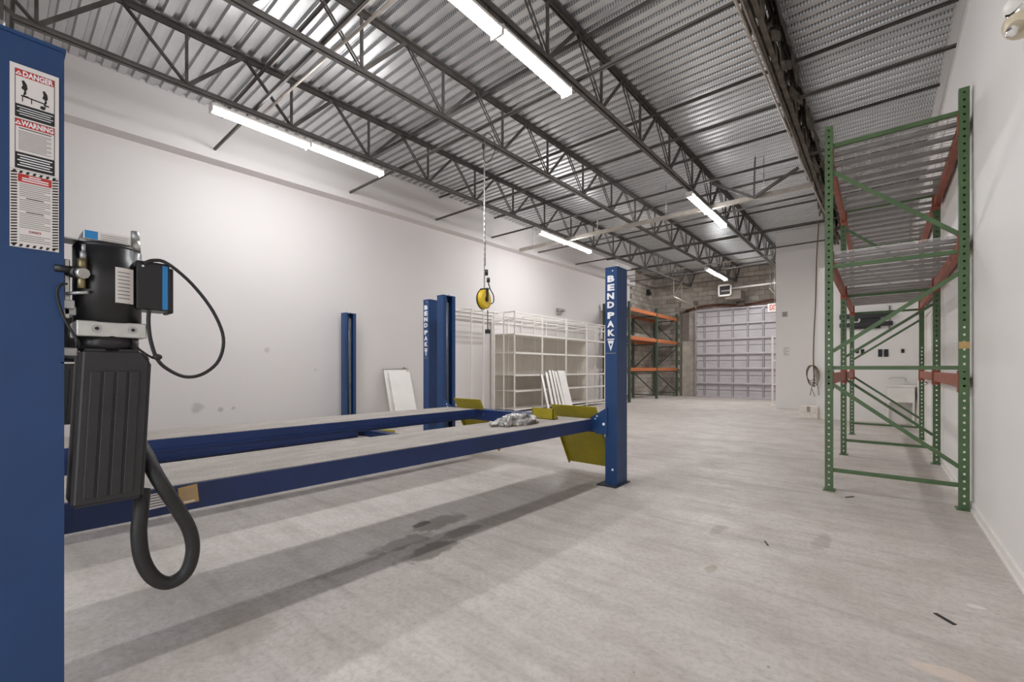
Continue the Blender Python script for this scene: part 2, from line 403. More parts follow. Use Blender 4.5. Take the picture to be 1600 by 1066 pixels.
for k in range(7):
    x = DX0 + .38 + .56 * k
    m = MB(); m.box(x - .035, x + .035, YB - .215, YB - .186, .03, DZ - .03, 'door_shade'); m.box(x - .012, x + .012, YB - .222, YB - .214, .03, DZ - .03, 'door_metal'); part('stile', m, door)  # dark flanks are painted shade around the lighter stile face
    for i in range(1, NS + 1):
        hm = MB(); hm.box(x - .05, x + .05, YB - .23, YB - .2, i * hs - .11, i * hs - .05, 'steel'); part('hinge', hm, door)
m = MB(); m.box(DX0 - .02, DX0 + .1, YB - .22, YB - .17, 0, DZ, 'door_strut'); m.box(DX0 + .0, DX0 + .06, YB - .3, YB - .27, 0, DZ, 'steel')
for i in range(11): m.box(DX0 + .01, DX0 + .09, YB - .28, YB - .2, .2 + i * .33, .27 + i * .33, 'steel')
part('track', m, door)
# horizontal track with hangers
tk = MB(); p0 = Vector((DX0 + .05, YB - .25, 3.95)); p1 = Vector((DX0 + .05, 17.0, 4.02))
tk.tube([(p0.x, p0.y, 3.74), (p0.x, p0.y - .06, 3.88), (p0.x, p0.y - .2, 3.95), tuple(p1)], .022, 'conduit', 6); tk.bar((p1.x, p1.y + .02, p1.z), (p1.x, p1.y + .02, 4.74), .03, .006, 'conduit'); tk.bar((p1.x, p1.y + .9, 4.0), (p1.x, p1.y + .9, 4.74), .03, .006, 'conduit')
tk.bar((p1.x, p1.y + .02, 4.04), (p1.x, p1.y + .95, 4.74), .025, .006, 'conduit'); part('ceiling_track', tk, door)
tk = MB(); x1 = -2.95; tk.tube([(x1, YB - .25, 3.9), (x1, 17.6, 4.05)], .02, 'steel', 6); tk.bar((x1, 17.7, 4.05), (x1, 17.7, 4.8), .03, .006, 'steel'); tk.bar((x1, 17.72, 4.1), (x1, 18.7, 4.8), .025, .006, 'steel'); part('ceiling_track', tk, door)
sh = MB(); pts = [(-6.6, YB - .12, 3.78), (-6.3, YB - .16, 3.84)] + [(-6.1 + i * .35, YB - .18, 3.88 + .05 * math.sin(i * .9)) for i in range(12)]
sh.tube(pts, .055, 'rust_brown', 8); sh.cyl((-4.5, YB - .18, 3.9), (-4.2, YB - .18, 3.9), .1, 'mortar', 12); part('torsion_shaft', sh, door)

# partition closet and low office box on the right
w = MB(); w.box(-2.42, XR, 15.45, 15.6, 0, ZT, 'wall_plain'); w.box(-2.415, -2.27, 15.6, YB, 0, ZT, 'wall_plain'); struct('wall_partition', w)
w = MB(); w.box(-1.17, XR, 13.0, 13.12, 0, 3.68, 'wall_plain'); w.box(-1.165, -1.05, 13.12, 15.45, 0, 3.6, 'wall_plain'); w.box(-1.165, XR, 13.12, 15.45, 3.6, 3.68, 'wall_plain'); struct('wall_office', w)
b = MB(); b.box(-1.17, XR - .02, 12.985, 13.0, 0, .08, 'white_metal'); struct('baseboard_office', b)
# plain flush door in the right wall, seen behind the rack
d = MB(); d.box(XR - .012, XR + .0, 9.0, 9.95, 0.02, 2.1, 'wall_plain'); dr = struct('door_2', d)
f = MB(); f.box(XR - .03, XR, 8.88, 9.0, 0, 2.2, 'white_metal'); f.box(XR - .03, XR, 9.95, 10.07, 0, 2.2, 'white_metal'); f.box(XR - .03, XR, 9.0, 9.95, 2.1, 2.2, 'white_metal'); part('door_frame', f, dr)
f = MB(); f.cyl((XR - .012, 9.1, 1.0), (XR - .06, 9.1, 1.0), .012, 'chrome', 10); f.ball((XR - .075, 9.1, 1.0), (.025, .028, .028), 'chrome'); part('door_handle', f, dr)
f = MB(); f.box(XR - .02, XR, 7.72, 7.82, .08, 4.5, 'white_metal'); struct('trim_2', f)

# ------------------------------------------------------------------ corrugated steel roof deck, built sheet by sheet
PITCH = .152; NR = 6
ceil_m = MB(); ceil_m.hexa([(XLU - .3, YF - .2, z_dk(YF) + .06), (XRU + .3, YF - .2, z_dk(YF) + .06), (XRU + .3, YB + .3, z_dk(YB) + .06), (XLU - .3, YB + .3, z_dk(YB) + .06),
     (XLU - .3, YF - .2, z_dk(YF) + .2), (XRU + .3, YF - .2, z_dk(YF) + .2), (XRU + .3, YB + .3, z_dk(YB) + .2), (XLU - .3, YB + .3, z_dk(YB) + .2)], 'deck')
ceiling = struct('ceiling', ceil_m)
sheet = MB(); a, bb = -7.86, .68
for i in range(NR):
    y = i * PITCH; prof = [(y, .038), (y + .022, .038), (y + .036, 0), (y + .116, 0), (y + .130, .038), (y + PITCH, .038)]
    for j in range(5):
        (ya, za), (yb, zb) = prof[j], prof[j + 1]
        sheet.add([(a, ya, za), (bb, ya, za), (bb, yb, zb), (a, yb, zb)], [(0, 1, 2, 3)], 'deck_perf' if j in (1, 3) else 'deck')
sheet.add([(a, 0, .038), (bb, 0, .038), (bb, .0, .030), (a, .0, .030)], [(0, 1, 2, 3)], 'deck')
sheet_me = sheet.mesh('deck_sheet'); SW = PITCH * NR; y = YF
while y < YB:
    inst('deck_sheet', sheet_me, ceiling, (0, y, z_dk(y)), (math.atan(.013), 0, 0)); y += SW

# ------------------------------------------------------------------ open web joists
JD = .68
def web_mesh(kind, mat):
    m = MB(); x = .0
    if kind == 'vertical': m.box(-.014, .014, -.014, .014, .03, JD - .03, mat)
    elif kind == 'rod':      # thin twin rods leaning to the front
        for s in (-1, 1): m.cyl((s * .018, 0, .035), (s * .018, -.575, JD - .035), .011, mat, 6)
    else:                    # heavier angle leaning to the back
        m.bar((-.0, .02, .035), (-.0, .575, JD - .035), .05, .008, mat); m.bar((.022, .02, .04), (.022, .575, JD - .03), .006, .045, mat)
    return m.mesh('web_' + kind)
def joist(x, mat, label, y0=.12, y1=19.4, yt=None):
    j = thing('bar_joist', label, 'joist', (x, YF, z_bc(YF)))
    for nm, ya, yb, up in (('bottom_chord', y0, y1, False), ('top_chord', YF, yt or YB, True)):
        m = MB()
        for s in (-1, 1):
            za, zb = (z_bc(ya), z_bc(yb)); hi = JD if up else 0
            def slab(xa, xb, z0, z1):
                m.hexa([(x + min(xa, xb), ya, za + z0), (x + max(xa, xb), ya, za + z0), (x + max(xa, xb), yb, zb + z0), (x + min(xa, xb), yb, zb + z0),
                        (x + min(xa, xb), ya, za + z1), (x + max(xa, xb), ya, za + z1), (x + max(xa, xb), yb, zb + z1), (x + min(xa, xb), yb, zb + z1)], mat)
            if up: slab(s * .012, s * .058, JD - .008, JD); slab(s * .012, s * .019, JD - .055, JD - .006)
            else: slab(s * .012, s * .058, 0, .008); slab(s * .012, s * .019, .006, .05)
        part(nm, m, j)
    ms = {k: web_mesh(k, mat) for k in ('vertical', 'rod', 'angle')}
    k = 0; yb = .27
    while yb < y1:
        for kind, nm in (('vertical', 'web_vertical'), ('rod', 'web_rod'), ('angle', 'web_diagonal')):
            inst(nm, ms[kind], j, (x, yb, z_bc(yb)))
        yb += 1.19
    m = MB(); m.bar((x, y0 + .02, z_bc(y0) + .03), (x, -.75, z_bc(-.75) + JD - .04), .03, .03, mat); part('end_diagonal', m, j)
    return j
JX = {'1': -6.2, '2': -4.42, '3': -2.73, '4': -.98}
joist(-6.2, 'joist', 'dark steel bar joist nearest the left wall, carrying two pairs of tube lights')
joist(-4.42, 'joist', 'dark steel bar joist above the yellow cord reel, between the two light rows')
joist(-2.73, 'joist', 'dark steel bar joist carrying the long tube light at top centre')
JX4 = -.9
j4 = joist(JX4, 'joist_rusty', 'flaking brown bar joist nearest the right wall, with pale conduit along it', .12, 15.2, 15.4)
fp = MB(); n = 90; ya, yb = -1.2, 15.3
for sgn, nm in ((-1, 0), (1, 1)):
    vs = []; fs = []
    for i in range(n + 1):
        y = ya + (yb - ya) * i / n
        for q in range(5):
            zz = z_bc(y) + .48 + .05 * q if False else z_bc(y) + JD - .02 - .075 * q
            wob = noise.noise(Vector((y * 3.1, q * .8, sgn * 5))) * .06
            vs.append((JX4 + sgn * (.065 + .03 * q * .3) + wob, y, zz - (abs(noise.noise(Vector((y * 2.3, sgn, 0)))) * .16 if q == 4 else 0)))
    for i in range(n):
        for q in range(4): a0 = i * 5 + q; fs.append((a0, a0 + 1, a0 + 6, a0 + 5))
    fp.add(vs, fs, 'joist_rusty')
part('fireproofing', fp, j4)
fp = MB()
for i in range(24):
    y = .3 + i * .6; s = random.choice((-1, 1)); l = random.uniform(.2, .5)
    fp.bar((JX4 + s * .07, y, z_bc(y) + .06), (JX4 + s * random.uniform(.04, .14), y + l, z_bc(y) + random.uniform(.0, .3)), .03, .09, 'joist_rusty')
part('loose_flake', fp, j4, None, None, 'stuff')

# bridging angles crossing the joists, bottom and top
BY = [.05, 2.19, 4.43, 6.56, 8.45, 10.5, 12.6, 14.7, 16.8, 18.9]
ords = ['first', 'second', 'third', 'fourth', 'fifth', 'sixth', 'seventh', 'eighth', 'ninth', 'tenth']
for i, y in enumerate(BY):
    xr_ = XRU if y < 15.3 else -2.42
    m = MB(); zz = z_bc(y) + .052; m.box(XLU, xr_, y - .016, y + .016, zz, zz + .005, 'joist'); m.box(XLU, xr_, y - .016, y - .011, zz, zz + .034, 'joist')
    single('bridging_angle', m, f'dark lower bridging angle crossing the joist bottom chords, {ords[i]} row back from the front', 'bracing', (XLU, y, zz), 'lower bridging angles')
    m = MB(); zz = z_bc(y) + JD - .105; m.box(XLU, xr_, y + .07, y + .102, zz + .04, zz + .045, 'joist'); m.box(XLU, xr_, y + .097, y + .102, zz + .01, zz + .042, 'joist')
    single('bridging_angle', m, f'dark upper bridging angle just below the deck, {ords[i]} row back from the front', 'bracing', (XLU, y, zz), 'upper bridging angles')
# conduits
def conduit(pts, r, label, mat='conduit'):
    single('conduit', MB().tube(pts, r, mat, 8), label, 'pipe', pts[0])
m = MB(); m.box(-7.75, -.9, 9.54, 9.60, 4.53, 4.61, 'conduit'); m.box(-7.75, -.9, 9.53, 9.61, 4.525, 4.53, 'conduit')
st = thing('strut_channel', 'long pale strut channel hung below the joists, crossing behind the second tube light row', 'pipe', (-7.75, 9.57, 4.53)); part('channel', m, st)
for x in (-7.3, -5.3, -3.6, -1.7): part('hanger_rod', MB().cyl((x, 9.57, 4.61), (x, 9.57, z_dk(9.57)), .008, 'steel', 6), st)
conduit([(-6.6, 2.38, 4.72), (-2.2, 2.46, 4.72)], .016, 'pale thin conduit beside the bridging, crossing near the front tube lights')
conduit([(-6.9, 2.3, 4.66), (-6.9, 2.32, 4.78), (-1.2, 2.36, 4.78)], .011, 'thinner of the two pale conduits running side by side near the front')
conduit([(-7.4, 15.0, 4.62), (-2.42, 15.0, 4.62)], .02, 'pale conduit crossing at the far end near the last tube light')
conduit([(JX4 - .09, .2, z_bc(.2) - .02), (JX4 - .085, 6.0, z_bc(6) - .02), (JX4 - .07, 8.0, z_bc(8) - .03), (JX4 - .03, 10.4, z_bc(10.4) - .03), (JX4 + .04, 12.5, z_bc(12.5) - .1)], .013, 'pale twin conduit clipped under the flaking brown joist')
conduit([(JX4 - .05, .2, z_bc(.2) - .014), (JX4 - .045, 8.0, z_bc(8) - .014)], .009, 'thin second conduit clipped along the flaking brown joist')
m = MB(); 
va, vb, vc, vd = on_y(1113, 287, 9.45), on_y(1178, 309, 9.45), on_y(1248, 262, 9.45), on_y(1180, 272, 9.45)
for a_, b_ in ((va, vb), (vb, vc)): m.bar(a_, b_, .05, .05, 'joist')
m.bar(vb, (vd[0], vd[1], z_dk(9.45)), .025, .025, 'joist')
single('cross_brace', m, 'dark bent angle brace between two right-hand joists above the pale strut', 'bracing', vb)

# ------------------------------------------------------------------ tube lights
def strip_light():
    t = thing('tube_light', '', 'lamp', (0, 0, 0))
    m = MB(); m.bev(-.065, .065, -.58, .58, .045, .085, 'white_metal', .006); part('housing', m, t)
    m = MB()
    n = 10; vs = []; fs = []
    for yy in (-.575, .575):
        for i in range(n + 1):
            a_ = math.pi * i / n; vs.append((.066 * math.cos(a_), yy, .045 - .05 * math.sin(a_)))
    for i in range(n): fs.append((i, i + 1, n + 2 + i, n + 1 + i))
    fs += [tuple(range(n + 1)), tuple(reversed(range(n + 1, 2 * n + 2)))]
    m.add(vs, fs, 'tube', True); part('lens', m, t)
    for s in (-1, 1):
        m = MB(); m.box(-.068, .068, s * .585 - .006, s * .585 + .006, -.008, .088, 'white_metal'); part('end_cap', m, t)
        m = MB(); m.cyl((0, s * .45, .085), (0, s * .45, .20), .005, 'steel', 6); part('hanger', m, t)
    return t
LIGHTS = [(-6.17, 2.28, 'left row, nearest of the front pair of tube lights by the left wall'), (-6.17, 3.47, 'left row, second of the front pair of tube lights by the left wall'),
          (-6.15, 8.9, 'left row, nearer tube light above the white shelving'), (-6.15, 10.08, 'left row, farther tube light above the white shelving'),
          (-2.74, 2.45, 'right row, nearest tube light cut by the top edge of the photo'), (-2.74, 3.65, 'right row, bright tube light ending near the top centre'),
          (-2.7, 8.9, 'right row, nearer tube light of the pair left of the green rack'), (-2.7, 10.08, 'right row, farther tube light of the pair left of the green rack'),
          (-4.4, 15.9, 'nearer tube light at the far end before the block wall'), (-4.4, 17.08, 'last tube light, closest to the block wall and overhead door')]
proto = None
for (x, y, lb) in LIGHTS:
    z = z_bc(y) - .19
    if proto is None: proto = strip_light(); proto.location = (x, y, z); proto['label'] = 'glowing white ' + lb; proto['group'] = 'tube lights under the joists'
    else:
        r_ = dup(proto, (x, y, z), 'glowing white ' + lb)
        if y > 15:
            for ch in r_.children:
                if ch.name.startswith('lens'): ch.data = ch.data.copy(); ch.data.materials[0] = M['tube_far']

# ------------------------------------------------------------------ four-post lifts
def c_post(x, y, side, h=2.28):
    """C-shaped column, closed back at x (side=+1 faces +x, opening to -x)"""
    m = MB(); t = .012; dx = .135; dy = .235; xb = x; xi = x - side * dx
    o_ = [(xb, -dy / 2), (xb, dy / 2), (xi, dy / 2), (xi, dy / 2 - .06), (xi + side * t, dy / 2 - .06), (xi + side * t, dy / 2 - t), (xb - side * t, dy / 2 - t),
          (xb - side * t, -dy / 2 + t), (xi + side * t, -dy / 2 + t), (xi + side * t, -dy / 2 + .06), (xi, -dy / 2 + .06), (xi, -dy / 2)]
    n = 12; vs = [(a_, y + b_, .012) for a_, b_ in o_] + [(a_, y + b_, h) for a_, b_ in o_]
    caps = [(0, 1, 6, 7), (1, 2, 5, 6), (2, 3, 4, 5), (0, 7, 8, 11), (8, 9, 10, 11)]
    m.add(vs, [(i, (i + 1) % n, n + (i + 1) % n, n + i) for i in range(n)] + caps + [tuple(k + n for k in c_) for c_ in caps], 'blue')
    m.box(min(xb + side * .004, xi), max(xb + side * .004, xi), y - dy / 2 - .004, y + dy / 2 + .004, h, h + .012, 'blue')
    return m
def lift(tagname, label, xn, xf, yr, yf, zt, rn, rf, detail):
    """xn / xf: closed-back planes of near and far posts; yr / yf rear and front post centres; zt runway top"""
    L = thing('four_post_lift', label, 'lift', ((xn + xf) / 2, (yr + yf) / 2, 0))
    for (x, y, side) in ((xn, yr, 1), (xf, yr, -1), (xn, yf, 1), (xf, yf, -1)):
        p = part('post', c_post(x, y, side), L)
        xa, xb = (x - side * .2, x + side * .02); m = MB(); m.box(min(xa, xb), max(xa, xb), y - .19, y + .15, 0, .012, 'baseplate'); part('base_plate', m, p)
        m = MB(); m.cyl((x - side * .04, y - .02, 2.292), (x - side * .04, y - .02, 2.325), .01, 'steel', 8); m.cyl((x - side * .1, y + .02, 2.292), (x - side * .1, y + .02, 2.32), .008, 'steel', 8); part('cable_stud', m, p)
        if side < 0:
            m = MB(); m.cyl((x + .09, y - .01, .3), (x + .09, y - .01, 2.28), .006, 'steel', 6); m.box(x + .045, x + .06, y + .02, y + .055, .3, 2.2, 'galv'); part('lifting_cable', m, p)
        if y == yr and side > 0:
            m = MB(); yy = y - .1175 - .002
            for i, ch in enumerate('BENDPAK'):
                add_text(m, ch, .088, (x - .072, yy, 2.165 - i * .091 - (.02 if i > 3 else 0)), (1, 0, 0), (0, 0, 1), 'letter_white', .0045, .0012, width=.080)
            zz = 2.165 - 7 * .091 + .012
            m.prism([(x - .11, yy, zz), (x - .03, yy, zz), (x - .03, yy, zz - .012), (x - .11, yy, zz - .012)], (0, -.001, 0), 'letter_white')
            m.prism([(x - .105, yy, zz - .02), (x - .035, yy, zz - .02), (x - .05, yy, zz - .07), (x - .07, yy, zz - .13), (x - .09, yy, zz - .07)], (0, -.001, 0), 'letter_white')
            m.prism([(x - .085, yy - .001, zz - .05), (x - .055, yy - .001, zz - .05), (x - .07, yy - .001, zz - .085)], (0, -.001, 0), 'blue')
            m.box(x - .125, x - .015, yy - .001, yy, zz - .155, zz - .149, 'ink_grey')
            part('lettering', m, p, label='white vertical maker lettering')
            m = MB(); m.cyl((x - .05, y - .1175, .17), (x - .05, y - .122, .17), .012, 'letter_white', 10); m.cyl((x - .05, y - .1175, 2.25), (x - .05, y - .121, 2.25), .007, 'letter_white', 8); part('plug', m, p)
    # cross tubes
    for y in (yr, yf):
        m = MB(); a_, b_ = min(xn, xf) + .05, max(xn, xf) - .05
        m.bev(a_, b_, y - .075, y + .075, zt - .165, zt - .02, 'blue_runway', .008); ct = part('cross_tube', m, L)
        for (x, s) in ((xn, 1), (xf, -1)):
            m = MB(); xi = x - s * .135
            pts = [(xi + s * .03, y - .13, zt + .12), (xi - s * .17, y - .13, zt + .0), (xi - s * .17, y - .13, zt - .11), (xi - s * .10, y - .13, zt - .17), (xi + s * .03, y - .13, zt - .17)]
            m.prism(pts, (0, .012, 0), 'blue'); part('gusset', m, ct)
            m = MB()
            for (qx, qz, r) in ((-.09, .02, .009), (-.11, -.01, .007), (-.01, -.06, .016)): m.cyl((xi + s * qx, y - .13, zt + qz), (xi + s * qx, y - .137, zt + qz), r, 'letter_white', 8)
            part('bolt', m, ct)
    # runways: outer / inner edge at front and rear
    for k, (oF, oR, iF, iR, sgn) in enumerate((rn, rf)):
        y0, y1 = yf - .15, yr - .24
        def ring(x0F, x1F, x0R, x1R, z): 
            return [(min(x0F, x1F), y0, z), (max(x0F, x1F), y0, z), (max(x0R, x1R), y1, z), (min(x0R, x1R), y1, z)]
        m = MB(); m.hexa(ring(oF, iF, oR, iR, zt - .122) + ring(oF, iF, oR, iR, zt - .004), 'blue_runway')
        # inner flange angle
        s = 1 if iF > oF else -1
        m.hexa(ring(iF, iF + s * .022, iR, iR + s * .022, zt - .09) + ring(iF, iF + s * .022, iR, iR + s * .022, zt - .08), 'blue_runway')
        rw = part('runway', m, L)
        m = MB(); e = .012 * s; m.hexa(ring(oF + e, iF - e, oR + e, iR - e, zt - .004) + ring(oF + e, iF - e, oR + e, iR - e, zt), 'tread'); part('tread_surface', m, rw, label='worn grey non-slip top')
        # ramp plate hinged at the rear end
        ramps = MB(); xa, xb = min(oR, iR) + .01, max(oR, iR) - .01
        if zt > .4: A = (yr - .15, zt + .115); B = (yr + .26, .1)
        else: A = (yr - .2, zt); B = (yr + .55, .03)
        dyr, dzr = B[0] - A[0], B[1] - A[1]; ln = math.hypot(dyr, dzr); nz = (dzr / ln, -dyr / ln)
        th = .008
        ramps.hexa([(xa, A[0], A[1]), (xb, A[0], A[1]), (xb, B[0], B[1]), (xa, B[0], B[1]), (xa, A[0] - nz[0] * th, A[1] - nz[1] * th), (xb, A[0] - nz[0] * th, A[1] - nz[1] * th), (xb, B[0] - nz[0] * th, B[1] - nz[1] * th), (xa, B[0] - nz[0] * th, B[1] - nz[1] * th)], 'yellow')
        rp = part('approach_ramp', ramps, L)
        for xx in (xa, xb - .008):
            fl = MB()
            A2 = (A[0] + dyr * .25, A[1] + dzr * .25)
            fl.hexa([(xx, A2[0], A2[1]), (xx + .008, A2[0], A2[1]), (xx + .008, B[0], B[1]), (xx, B[0], B[1]), (xx, A2[0] + nz[0] * .04, A2[1] + nz[1] * .04), (xx + .008, A2[0] + nz[0] * .04, A2[1] + nz[1] * .04), (xx + .008, B[0] + nz[0] * .04, B[1] + nz[1] * .04), (xx, B[0] + nz[0] * .04, B[1] + nz[1] * .04)], 'yellow')
            part('side_flange', fl, rp)
        if detail and k == 0:
            def edge_pt(u, v): 
                p = on_x(u, v, -2.42); t_ = (p[1] - y0) / (y1 - y0); xx = oF + (oR - oF) * t_ + .002; return on_x(u, v, xx)
            def quad(m, us, mat, lift_=.001):
                q = [edge_pt(*p) for p in us]; m.prism(q, (lift_, 0, 0), mat)
            m = MB(); quad(m, [(229, 774), (264, 767), (264, 790), (229, 798)], 'label_white')
            for i in range(5):
                o_ = 2 + i * 4.2; quad(m, [(229.5, 774 + o_), (263.5, 767 + o_), (263.5, 768.2 + o_), (229.5, 775.2 + o_)], 'ink_black', .0015)
            part('capacity_label', m, rw, label='white printed capacity label')
            m = MB(); quad(m, [(278, 763), (308, 756), (311, 783), (281, 790)], 'label_tan')
            for i in range(5):
                o_ = 4 + i * 3.6; quad(m, [(283, 763 + o_), (305, 757.6 + o_), (305, 758.6 + o_), (283, 764 + o_)], 'ink_grey', .0015)
            quad(m, [(287, 784), (304, 780.5), (304, 783), (287, 786.5)], 'label_white', .002)
            part('serial_label', m, rw, label='tan printed serial label')
    return L
# power unit, built around the front near post of a lift
def power_unit(L, X, Y, detail):
    """X: front face plane of the reservoir, Y: its near edge"""
    q = lambda x, y, z: (X + x, Y + y, z)
    sh_ = lambda z: (z - 1.30) * .045
    bm = bmesh.new(); pr = [(0, .757), (.19, .757), (.19, 1.255), (.162, 1.296), (.0, 1.296)]
    f0 = [bm.verts.new((X - .17, Y + a_, z_)) for a_, z_ in pr]; f1 = [bm.verts.new((X, Y + a_, z_)) for a_, z_ in pr]
    bm.faces.new(f0); bm.faces.new(list(reversed(f1)))
    for i in range(5): bm.faces.new((f0[i], f1[i], f1[(i + 1) % 5], f0[(i + 1) % 5]))
    bmesh.ops.recalc_face_normals(bm, faces=bm.faces[:]); bmesh.ops.bevel(bm, geom=bm.edges[:], offset=.012, segments=3, affect='EDGES')
    for v in bm.verts: v.co.y += sh_(v.co.z)
    m = MB(); m.bm(bm, 'black')
    res = part('reservoir', m, L)
    m = MB()
    for i in range(4):
        y0 = .026 + i * .034; i0 = len(m.v); m.bev(X - .004, X + .005, Y + y0, Y + y0 + .030, .785, 1.22, 'black', .004)
        for k in range(i0, len(m.v)): a_, b_, z_ = m.v[k]; m.v[k] = (a_, b_ + sh_(z_), z_)
    part('rib', m, res)
    m = MB(); m.bev(X - .19, X - .01, Y - .01, Y + .175, 1.338, 1.392, 'aluminium', .004); fl = part('valve_block', m, L)
    m = MB()
    for yy in (.04, .135): m.cyl((X - .01, Y + yy, 1.366), (X - .004, Y + yy, 1.366), .013, 'steel', 12); m.cyl((X - .004, Y + yy, 1.366), (X - .003, Y + yy, 1.366), .006, 'ink_black', 8)
    part('bolt', m, fl)
    m = MB(); cx, cy = X - .095, Y + .08
    m.cyl((cx, cy, 1.29), (cx, cy, 1.345), .085, 'black_paint', 28); m.cyl((cx, cy, 1.39), (cx, cy, 1.655), .093, 'black_paint', 36); m.cyl((cx, cy, 1.655), (cx, cy, 1.668), .093, 'black_paint', 36, .085); mo = part('motor', m, L)
    m = MB(); a0 = -.30
    vs = []; fs = []; 
    for i in range(7):
        a_ = math.radians(4) + i * math.radians(34) / 6
        for zz in (1.46, 1.585): vs.append((cx + .0945 * math.cos(a_), cy + .0945 * math.sin(a_), zz))
    for i in range(6): fs.append((2 * i, 2 * i + 2, 2 * i + 3, 2 * i + 1))
    m.add(vs, fs, 'label_white')
    for r_ in range(8):
        vs = []; fs = []
        for i in range(5):
            a_ = math.radians(8) + i * math.radians(22) / 4
            for zz in (1.475 + r_ * .013, 1.479 + r_ * .013): vs.append((cx + .0952 * math.cos(a_), cy + .0952 * math.sin(a_), zz))
        for i in range(4): fs.append((2 * i, 2 * i + 2, 2 * i + 3, 2 * i + 1))
        m.add(vs, fs, 'ink_grey')
    part('nameplate', m, mo, label='white printed motor nameplate')
    m = MB(); m.bev(X - .17, X - .03, Y + .008, Y + .135, 1.672, 1.705, 'aluminium', .006); m.box(X - .0305, X - .0285, Y + .012, Y + .045, 1.676, 1.703, 'label_blue'); m.box(X - .0305, X - .0285, Y + .046, Y + .13, 1.676, 1.703, 'label_white')
    for r_ in range(3): m.box(X - .0285, X - .028, Y + .052, Y + .124, 1.68 + r_ * .007, 1.682 + r_ * .007, 'ink_grey')
    m.box(X - .16, X - .04, Y + .0, Y + .14, 1.666, 1.674, 'steel'); m.box(X - .14, X - .05, Y - .04, Y + .0, 1.668, 1.673, 'steel'); part('capacitor_cover', m, L, label='grey and blue labelled cover on motor top')
    m = MB(); m.cyl((X - .06, Y + .15, 1.66), (X - .06, Y + .15, 1.70), .016, 'aluminium', 12); m.cyl((X - .06, Y + .15, 1.695), (X - .06, Y + .15, 1.735), .013, 'steel', 12); part('breather', m, L)
    m = MB(); m.bev(X - .14, X - .02, Y + .145, Y + .245, 1.445, 1.625, 'black_paint', .006); m.bev(X - .135, X - .045, Y + .244, Y + .262, 1.44, 1.615, 'black', .006); cb = part('control_box', m, L)
    m = MB(); m.box(X - .021, X - .018, Y + .222, Y + .238, 1.45, 1.615, 'label_blue'); m.cyl((X - .02, Y + .165, 1.605), (X - .017, Y + .165, 1.605), .004, 'letter_white', 8); part('blue_stripe', m, cb, label='blue edge stripe')
    # valve fittings at the post side
    m = MB(); vx = X - .02; vy = Y + .0
    m.cyl((vx, vy + .006, 1.565), (vx, vy + .006, 1.60), .013, 'brass', 6); m.cyl((vx, vy + .008, 1.60), (vx, vy + .008, 1.625), .009, 'steel', 10); m.cyl((vx, vy + .009, 1.625), (vx, vy + .009, 1.65), .006, 'steel', 10)
    m.cyl((vx - .05, vy - .02, 1.56), (vx + .01, vy + .0, 1.55), .02, 'black_paint', 14); m.cyl((vx + .01, vy + .0, 1.55), (vx + .025, vy + .008, 1.548), .018, 'aluminium', 8)
    m.cyl((vx - .01, vy - .06, 1.56), (vx - .01, vy - .01, 1.56), .012, 'black_paint', 10); m.cyl((vx, vy + .004, 1.50), (vx, vy + .004, 1.545), .011, 'brass', 8); m.cyl((vx - .02, vy - .03, 1.48), (vx + .01, vy + .02, 1.488), .006, 'steel', 8)
    m.bev(vx - .06, vx - .04, vy - .035, vy - .02, 1.40, 1.6, 'aluminium', .003); m.bev(vx - .05, vx - .02, vy - .05, vy - .01, 1.43, 1.46, 'steel', .003)
    part('air_valve', m, L)
    m = MB(); pts = [q(-.02, -.03, 1.51), q(-.015, -.045, 1.505), q(-.01, -.055, 1.48), q(-.01, -.05, 1.44), q(-.01, -.04, 1.40), q(-.01, -.02, 1.35), q(-.01, -.005, 1.32), q(-.03, .0, 1.3)]
    m.tube(smooth(pts), .004, 'rubber', 6); part('air_line', m, L)
    m = MB(); m.box(X - .16, X - .03, Y - .045, Y - .012, 1.245, 1.249, 'bracket_white'); part('shelf_bracket', m, L)
    for zz_ in (1.27, 1.41): part('mounting_bracket', MB().bev(X - .15, X - .06, Y - .06, Y + .0, zz_, zz_ + .03, 'steel', .004), L)
    if detail:
        P_ = lambda pts, xs: [on_x(u, v, x) for (u, v), x in zip(pts, xs)]
        cab = [(225, 412), (240, 407), (262, 412), (300, 444), (333, 487), (349, 528), (342, 563), (318, 584), (290, 589), (262, 577), (245, 560), (235, 530), (232, 503), (233, 484)]
        m = MB(); m.tube(smooth(P_(cab, [-2.06] * len(cab))), .0065, 'rubber', 8); m.ball(on_x(246, 558, -2.06), (.012, .015, .012), 'rubber'); part('power_cable', m, L)
        lead = [(204, 520), (212, 540), (226, 552), (240, 560)]
        m = MB(); m.tube(smooth(P_(lead, [-2.08] * 4)), .004, 'rubber', 6); part('control_lead', m, L)
        ho = [(206, 672), (226, 708), (247, 748), (274, 790), (296, 828), (301, 862), (290, 895), (264, 911), (240, 903), (223, 876), (217, 838), (219, 806), (222, 775), (223, 765)]
        m = MB(); m.tube(smooth(P_(ho, [-2.22, -2.14] + [-2.08] * 9 + [-2.09, -2.12, -2.13])), .0245, 'rubber', 14); part('hydraulic_hose', m, L)
        # tilt reservoir very slightly as it hangs
def smooth(pts, n=5):
    P = [Vector(p) for p in pts]; out = []
    for i in range(len(P) - 1):
        p0 = P[max(i - 1, 0)]; p1 = P[i]; p2 = P[i + 1]; p3 = P[min(i + 2, len(P) - 1)]
        for k in range(n):
            t = k / n; out.append(.5 * ((2 * p1) + (p2 - p0) * t + (2 * p0 - 5 * p1 + 4 * p2 - p3) * t * t + (3 * p1 - p0 - 3 * p2 + p3) * t ** 3))
    out.append(P[-1]); return out

